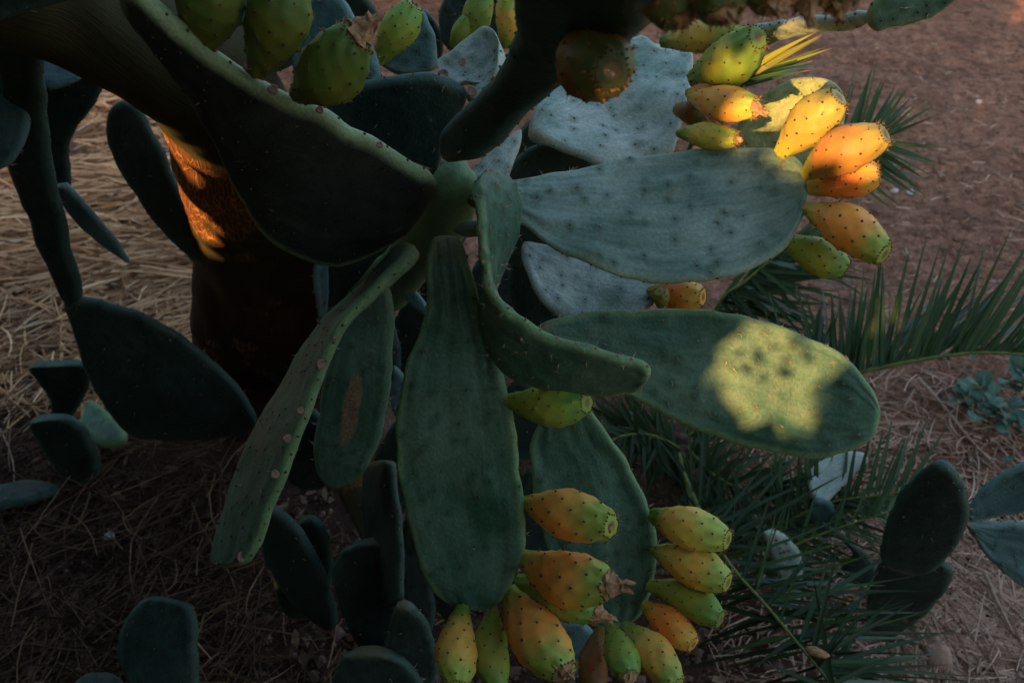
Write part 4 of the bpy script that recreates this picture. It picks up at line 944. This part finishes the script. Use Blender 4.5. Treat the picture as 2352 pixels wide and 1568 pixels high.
# shaded fronds under the green pad
frond([(1560, 1030, 2.15), (1500, 1000, 2.1), (1430, 1000, 2.05), (1360, 1040, 2.0)], [
    (0.1, 1.0, 10, (-40, -130, 0), (-170, -60, 0), 0.010, 0.15, M_PALM), (0.1, 1.0, 10, (60, 150, 0), (-100, 130, 0), 0.010, 0.15, M_PALM)], r=0.005, seed=8, dense=[(0.0, 1.0, 60, (-60, -120, 0), (-140, -60, 0), 0.009, 0.25, 0), (0.0, 1.0, 60, (60, 140, 0), (-90, 120, 0), 0.009, 0.25, 0)])
frond([(1580, 1030, 2.15), (1640, 1090, 2.05), (1700, 1120, 2.0), (1790, 1130, 1.95)], [
    (0.1, 1.0, 10, (60, -110, 0), (150, -70, 0), 0.009, 0.15, M_PALM), (0.1, 1.0, 10, (-60, 150, 0), (150, 120, 0), 0.009, 0.15, M_PALM_P)], r=0.005, seed=9, dense=[(0.0, 1.0, 36, (60, -110, 0), (140, -70, 0), 0.009, 0.25, 0), (0.0, 1.0, 44, (-40, 150, 0), (120, 130, 0), 0.009, 0.25, 0)])
me_, _ = tube([G(1565, 1060, -0.03), G(1565, 1058, 0.06), P(1565, 1020, 2.17), P(1568, 1000, 2.16)], 0.035, 0.012, M_WOOD, 10, "stem")
obj("stem", me_, palm)

# ------------------------------------------------------------------ blue-green weed at the right edge
def weed():
    w = thing("leafy_weed", "low blue green leafy weed on bare soil at the right edge", "weed", tuple(G(2280, 970)))
    rs = np.random.default_rng(41)
    n = 8; ms = []
    for sd in range(3):
        V, lu, Fc = [], [], []
        for i in range(n + 1):
            t = i / n; wd = math.sin(math.pi * min(1, t * 0.94 + 0.05)) ** 0.7 * (0.5 + 0.09 * math.sin(t * 21 + sd))
            for s in (-1, -0.5, 0, 0.5, 1):
                V.append((wd * s, t, 0.10 * abs(s) * wd + 0.12 * math.sin(t * 2.6) + 0.03 * math.sin(t * 14 + s * 3 + sd))); lu.append((t, s, 0))
        for i in range(n):
            for k in range(4): Fc.append((i * 5 + k, i * 5 + k + 1, (i + 1) * 5 + k + 1, (i + 1) * 5 + k))
        me = mesh_from("leaf", V, Fc, [M_WEED]); vec_attr(me, "lu", lu); ms.append(me)
    org = Vector(w.location)
    for (cx, cy, nn, sp) in ((2265, 965, 34, 75), (2330, 900, 26, 70), (2340, 1010, 20, 60), (2215, 930, 12, 40)):
        c = G(cx, cy)
        for i in range(nn):
            th = rs.uniform(0, 2 * math.pi); rr = abs(rs.normal(0, sp * K * 2.3 * 0.6))
            L = rs.uniform(0.018, 0.046)
            pos = Vector((c[0] + rr * math.cos(th), c[1] + rr * math.sin(th), rs.uniform(0.01, 0.07) * (1 - rr * 3))) - org
            M = Matrix.Translation(pos) @ Matrix.Rotation(th - math.pi / 2 + rs.normal(0, 0.5), 4, 'Z') @ Matrix.Rotation(rs.uniform(-0.1, 0.9), 4, 'X') @ Matrix.Rotation(rs.normal(0, 0.3), 4, 'Y') @ Matrix.Diagonal((L * rs.uniform(0.7, 1.0), L, L, 1))
            o = obj("leaf", ms[i % 3], w); o.matrix_basis = M
weed()

# ------------------------------------------------------------------ straw, clods, stones, twigs
def strands(name, label, spec, mat, seed):
    rs = np.random.default_rng(seed); V, Fc, su = [], [], []
    for (x0, y0, x1, y1, n, L0, L1, wd, ang, spread, zmax) in spec:
        for _ in range(n):
            c = G(rs.uniform(x0, x1), rs.uniform(y0, y1))
            th = ang + rs.normal(0, spread); L = rs.uniform(L0, L1); w = wd * rs.uniform(0.5, 1.4)
            dx, dy = math.cos(th), math.sin(th); bend = rs.normal(0, 0.16); z0 = rs.uniform(0.002, zmax); tl = rs.normal(0, 0.10)
            shade = rs.beta(1.2, 1.3); i0 = len(V); m = 5
            for i in range(m):
                q = i / (m - 1) - 0.5
                x = c[0] + dx * L * q - dy * bend * L * q * q * 2; y = c[1] + dy * L * q + dx * bend * L * q * q * 2
                z = max(0.001, ground_h(x, y) * 1.0 - 0.02 + z0 + tl * L * q)
                ww = w * (1 - 0.7 * abs(q) ** 2)
                for (a, hh) in ((-1, 0), (0, 0.7), (1, 0)):
                    V.append((x - dy * ww * a / 2, y + dx * ww * a / 2, z + hh * ww)); su.append((q, shade, 0))
            for i in range(m - 1):
                for k in range(2):
                    a = i0 + i * 3 + k; Fc.append((a, a + 1, a + 4, a + 3))
                Fc.append((i0 + i * 3 + 2, i0 + i * 3, i0 + i * 3 + 3, i0 + i * 3 + 5))
    me = mesh_from(name, V, Fc, [mat], False); vec_attr(me, "su", su)
    obj(name, me, None, label, "straw", None, "stuff")
strands("dry_straw", "brown dry straw lying in layers left of the cactus trunk", [
    (-60, 380, 520, 660, 1900, 0.12, 0.40, 0.0062, 0.12, 0.35, 0.05), (-60, 600, 520, 950, 900, 0.06, 0.26, 0.0045, 0.15, 0.9, 0.03), (200, 170, 460, 420, 500, 0.06, 0.16, 0.0045, 0.2, 0.7, 0.02),
    (-60, 380, 480, 640, 260, 0.25, 0.5, 0.0075, 0.10, 0.25, 0.06), (280, 620, 480, 820, 160, 0.12, 0.3, 0.0045, 0.6, 0.2, 0.04)], M_STRAW, 61)
strands("bleached_straw", "pale bleached straw scattered on the soil at the lower right", [
    (1950, 1200, 2420, 1640, 1100, 0.05, 0.16, 0.0036, 1.0, 1.2, 0.03), (2050, 1280, 2420, 1640, 200, 0.10, 0.26, 0.0050, 2.0, 0.5, 0.03), (2000, 850, 2420, 1250, 700, 0.03, 0.10, 0.0024, 0.6, 1.4, 0.015),
    (1650, 950, 2050, 1600, 500, 0.04, 0.14, 0.0028, 0.5, 1.2, 0.02), (1900, 100, 2420, 850, 500, 0.02, 0.06, 0.0022, 0.2, 1.2, 0.01)], M_STRAW_W, 62)
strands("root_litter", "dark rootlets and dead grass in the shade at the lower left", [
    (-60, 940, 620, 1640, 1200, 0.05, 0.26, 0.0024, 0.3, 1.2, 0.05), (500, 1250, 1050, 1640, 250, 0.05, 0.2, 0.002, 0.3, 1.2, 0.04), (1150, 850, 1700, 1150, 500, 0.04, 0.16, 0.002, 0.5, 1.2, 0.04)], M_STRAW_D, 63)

def lump(name, p, r, mat, seed, sq=0.6, parent=None, **kw):
    bm = bmesh.new(); bmesh.ops.create_icosphere(bm, subdivisions=2, radius=1.0)
    for v in bm.verts:
        k = 1 + 0.28 * noise.noise(v.co * 1.4 + Vector((seed * 3.1, 0, 0))) + 0.10 * noise.noise(v.co * 4 + Vector((0, seed, 0)))
        v.co = Vector((v.co.x * r * k, v.co.y * r * k * 0.85, v.co.z * r * k * sq))
    me = bpy.data.meshes.new(name); bm.to_mesh(me); bm.free(); me.materials.append(mat)
    me.polygons.foreach_set("use_smooth", [True] * len(me.polygons))
    o = obj(name, me, parent, **kw); o.location = p; o.rotation_euler = (0, 0, seed * 1.3)
    return o
for i, (x, y, wpx, m, lab) in enumerate((
    (2155, 1510, 78, M_STONE, "reddish clay stone half buried in straw at the bottom right"), (2085, 1325, 40, M_STONE, "small reddish stone beside the small dark cactus"),
    (2248, 236, 16, M_STONE_P, "tiny white stone on the bare soil at the upper right"), (2090, 443, 20, M_STONE_P, "pale pebble beside the palm fan, right"), (2055, 440, 18, M_STONE_P, "pale pebble just left of another by the palm fan"),
    (50, 540, 18, M_STONE_P, "white pebble among straw beyond the left branch"), (20, 685, 20, M_STONE_P, "white pebble in the straw at the left edge"), (250, 1235, 30, M_STONE_P, "grey flake in the dark litter, lower left"))):
    d = gd(x, y); p = G(x, y); lump("stone", (p[0], p[1], 0.004), wpx / 2 * K * d, m, i + 1, 0.55, label=lab, cat="stone")
def clods():
    rs = np.random.default_rng(77); V, Fc = [], []
    oct_ = [(1, 0, 0), (-1, 0, 0), (0, 1, 0), (0, -1, 0), (0, 0, 1), (0, 0, -1)]
    of = [(0, 2, 4), (2, 1, 4), (1, 3, 4), (3, 0, 4), (2, 0, 5), (1, 2, 5), (3, 1, 5), (0, 3, 5)]
    for _ in range(15000):
        x = rs.uniform(-100, 2450); y = rs.uniform(-40, 1640)
        p = G(x, y); r = 0.0025 + 0.013 * rs.random() ** 6
        i0 = len(V); th = rs.uniform(0, 6.28); z = ground_h(p[0], p[1]) - 0.02
        for o in oct_:
            k = r * rs.uniform(0.7, 1.3)
            V.append((p[0] + k * (o[0] * math.cos(th) - o[1] * math.sin(th)), p[1] + k * (o[0] * math.sin(th) + o[1] * math.cos(th)), z + k * o[2] * 0.8 + r * 0.3))
        Fc += [tuple(i0 + q for q in f) for f in of]
    obj("soil_clods", mesh_from("soil_clods", V, Fc, [M_CLOD], False), None, "small crumbs of brown soil scattered over the bare ground", "soil", None, "stuff")
clods()
def litter_flakes():
    rs = np.random.default_rng(88); V, Fc, su = [], [], []
    for (x0, y0, x1, y1, n, sz) in ((-60, 150, 560, 1000, 260, 0.012), (-60, 980, 900, 1640, 420, 0.012), (1150, 880, 2450, 1640, 520, 0.011), (1900, 40, 2450, 900, 300, 0.008)):
        for _ in range(n):
            p = G(rs.uniform(x0, x1), rs.uniform(y0, y1)); z = ground_h(p[0], p[1]) - 0.012 + rs.uniform(0, 0.012)
            L = sz * rs.uniform(0.5, 1.8); w = L * rs.uniform(0.3, 0.7); th = rs.uniform(0, 6.28); tl = rs.normal(0, 0.35); sh = rs.beta(1.2, 1.8); i0 = len(V)
            for (a, b, c) in ((-1, 0, 0), (-0.3, 0.9, 0.25), (0.5, 0.7, 0.1), (1, 0, 0.2), (0.4, -0.8, 0.3), (-0.4, -0.7, 0.05)):
                a, b = a * L, b * w
                V.append((p[0] + a * math.cos(th) - b * math.sin(th), p[1] + a * math.sin(th) + b * math.cos(th), max(0.001, z + c * w + tl * a))); su.append((0, sh, 0))
            Fc.append((i0, i0 + 5, i0 + 4, i0 + 3)); Fc.append((i0, i0 + 3, i0 + 2, i0 + 1))
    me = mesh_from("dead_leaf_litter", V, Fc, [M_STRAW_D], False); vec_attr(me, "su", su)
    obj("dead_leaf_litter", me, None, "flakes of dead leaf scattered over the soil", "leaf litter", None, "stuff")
litter_flakes()
def twig(label, pts, r, mat):
    me, _ = tube(np.array([G(x, y, z) for x, y, z in pts]), r, r * 0.5, mat, 6, "twig")
    obj("twig", me, None, label, "twig")
twig("long straight dead twig on bare soil below the palm frond, right", [(2110, 868, 0.01), (2170, 935, 0.015), (2230, 1010, 0.012), (2310, 1092, 0.008)], 0.0042, M_TWIG)
twig("thick pale stalk lying in the straw right of the small cactus", [(2262, 1315, 0.02), (2290, 1380, 0.02), (2325, 1450, 0.015)], 0.005, M_TWIG)
twig("short white stalk standing at the bottom edge of the straw", [(2250, 1510, 0.02), (2243, 1545, 0.01)], 0.0035, M_TWIG)
twig("thin brown twig beside the fallen blue green pad", [(408, 1410, 0.05), (440, 1460, 0.05), (485, 1512, 0.04)], 0.003, M_STONE)
twig("thin curved dead stem at the left edge above the flat fallen pad", [(0, 985, 0.02), (20, 1030, 0.02), (32, 1080, 0.02), (28, 1150, 0.015)], 0.0025, M_TWIG)
husk = lump("dry_husk", tuple(P(1878, 1497, 1.52)), 0.017, M_DRIED, 3, 0.55, label="brown dried flower husk caught on a palm leaflet", cat="husk")
husk.rotation_euler = (0.3, 0.2, -0.3); husk.scale = (1.15, 0.5, 0.8)

# ------------------------------------------------------------------ unseen tree behind us, its gaps shaped to pass a few sunbeams
def unseen_shade_tree():
    S = np.array(TO_SUN); e1 = np.cross(S, (0, 0, 1)); e1 /= np.linalg.norm(e1); e2 = np.cross(e1, S)
    if e2[2] < 0: e2 = -e2
    beams = [(1755, 845, 1.145, 0.033), (1800, 868, 1.145, 0.035), (1852, 855, 1.14, 0.025), (1735, 890, 1.145, 0.014), (1725, 825, 1.145, 0.016), (1790, 800, 1.14, 0.012),
             (1910, 280, 1.07, 0.022), (1985, 325, 1.05, 0.024), (1870, 225, 1.22, 0.038), (1830, 225, 1.22, 0.010),
             (1785, 128, 1.13, 0.020), (1730, 158, 1.14, 0.008), (1845, 95, 1.12, 0.016), (400, 230, 1.24, 0.020), (435, 280, 1.30, 0.034), (465, 325, 1.37, 0.024), (468, 462, 1.62, 0.044), (490, 530, 1.74, 0.030),
             (2365, 15, gd(2365, 15), 0.045)]
    B = [(float(np.dot(P(x, y, d), e1)), float(np.dot(P(x, y, d), e2)), r) for x, y, d, r in beams]
    rs = np.random.default_rng(5)
    N = 90000
    cen = np.array([0.1, 1.2, 0.0])
    a = rs.uniform(-3.6, 3.4, N); b = rs.uniform(-0.6, 2.6, N); s = rs.uniform(2.5, 3.5, N)
    # a ragged upper edge
    keep = b < 2.1 + 0.25 * np.clip(a / 1.5, -1, 2.0) + 0.12 * np.sin(a * 5.1) * np.sin(a * 2.9 + 1)
    c1 = float(np.dot(cen, e1)); c2 = float(np.dot(cen, e2))
    A = a + c1; Bc = b + c2
    for (x, y, r) in B:
        keep &= (A - x) ** 2 + (Bc - y) ** 2 > (r + 0.034) ** 2
    base = cen - e1 * np.dot(cen, e1) - e2 * np.dot(cen, e2)
    PT, NM, LL = [], [], []
    i = np.nonzero(keep)[0]
    PT.append(base + A[i, None] * e1 + Bc[i, None] * e2 + s[i, None] * S); NM.append(S + rs.normal(0, 0.6, (len(i), 3))); LL.append(rs.uniform(0.04, 0.065, len(i)))
    # leaves added overhead and down the left to darken that side of the cactus
    p = np.stack([rs.uniform(-3.0, 0.5, 16000), rs.uniform(-1.8, 1.45, 16000), rs.uniform(2.0, 2.7, 16000)], 1)
    p = p[p[:, 0] < 0.10 - 0.55 * np.clip((p[:, 1] - 0.5) / 1.0, 0, 1) + 0.12 * np.sin(p[:, 1] * 5)]
    PT.append(p); NM.append(np.array([0, 0, 1.0]) + rs.normal(0, 0.6, p.shape)); LL.append(rs.uniform(0.05, 0.08, len(p)))
    p = np.stack([rs.uniform(-2.9, -2.2, 12000), rs.uniform(-1.2, 1.7, 12000), rs.uniform(0.02, 2.7, 12000)], 1)
    PT.append(p); NM.append(np.array([1.0, 0, 0]) + rs.normal(0, 0.6, p.shape)); LL.append(rs.uniform(0.05, 0.08, len(p)))
    p = np.stack([rs.uniform(-4.5, 0.1, 16000), rs.uniform(4.9, 5.7, 16000), rs.uniform(0.02, 3.0, 16000)], 1)
    SHADE_HEDGE = (p, np.array([0, -1.0, 0]) + rs.normal(0, 0.6, p.shape), rs.uniform(0.05, 0.08, len(p)))
    # small leaves added in the beam to dapple the sun patch on the green pad
    tw = np.array([P(1740, 828, 1.145), P(1768, 812, 1.145), P(1800, 806, 1.145), P(1832, 812, 1.145), P(1860, 830, 1.145), P(1700, 800, 1.145), P(1760, 790, 1.145), P(1830, 770, 1.145), P(1800, 850, 1.145), P(1770, 880, 1.145), P(1880, 880, 1.145), P(1905, 900, 1.145)])
    tw = tw + S * rs.uniform(1.43, 1.55, (len(tw), 1)) + rs.normal(0, 0.006, tw.shape)
    PT.append(tw); NM.append(S + rs.normal(0, 0.4, tw.shape)); LL.append(rs.uniform(0.007, 0.013, len(tw)))
    def leaf_faces(PT, NM, LL):
        ok = PT[:, 2] > 0.03; PT, NM, LL = PT[ok], NM[ok], LL[ok][:, None]
        NM = NM / np.linalg.norm(NM, axis=1)[:, None]
        x = np.cross(NM, rs.normal(0, 1, NM.shape)); x /= np.linalg.norm(x, axis=1)[:, None]; y = np.cross(NM, x)
        V = np.stack([PT - x * LL, PT + y * LL * 0.5 - x * LL * 0.1, PT + x * LL, PT - y * LL * 0.5 - x * LL * 0.1], 1).reshape(-1, 3)
        return V, np.arange(len(V)).reshape(-1, 4).tolist()
    V, Fc = leaf_faces(np.vstack(PT), np.vstack(NM), np.concatenate(LL))
    hd = thing("unseen_shade_hedge", "unseen hedge added beyond the straw to block sky light from the upper left", "hedge", (-2.2, 5.3, 0))  # added out of view to block low sky light from the far left
    put("foliage", mesh_from("foliage", *leaf_faces(*SHADE_HEDGE), [M_TREELEAF], False), hd, kind="stuff")
    for k in range(5):
        tr, _ = tube(np.array([(-4.0 + k, 5.3, -0.05), (-3.95 + k, 5.3, 0.7), (-4.05 + k, 5.35, 1.6)]), 0.04, 0.02, M_WOOD, 8, "stem")
        put("stem", tr, hd)
    loc = base + e1 * (c1 + 0.3) + e2 * (c2 - 0.3) + S * 3.2
    th = thing("unseen_shade_tree", "unseen leafy tree behind the photographer, shaped to shade the cactus", "tree", (loc[0], loc[1], 0))
    put("crown", mesh_from("crown", V, Fc, [M_TREELEAF], False), th, kind="stuff")
    tr, _ = tube(np.array([(loc[0] - 0.2, loc[1] - 0.5, -0.05), (loc[0] - 0.15, loc[1] - 0.5, 0.6), (loc[0], loc[1] - 0.45, 1.5), (loc[0] + 0.1, loc[1] - 0.4, 2.6)]), 0.14, 0.05, M_WOOD, 12, "trunk")
    put("trunk", tr, th)
unseen_shade_tree()
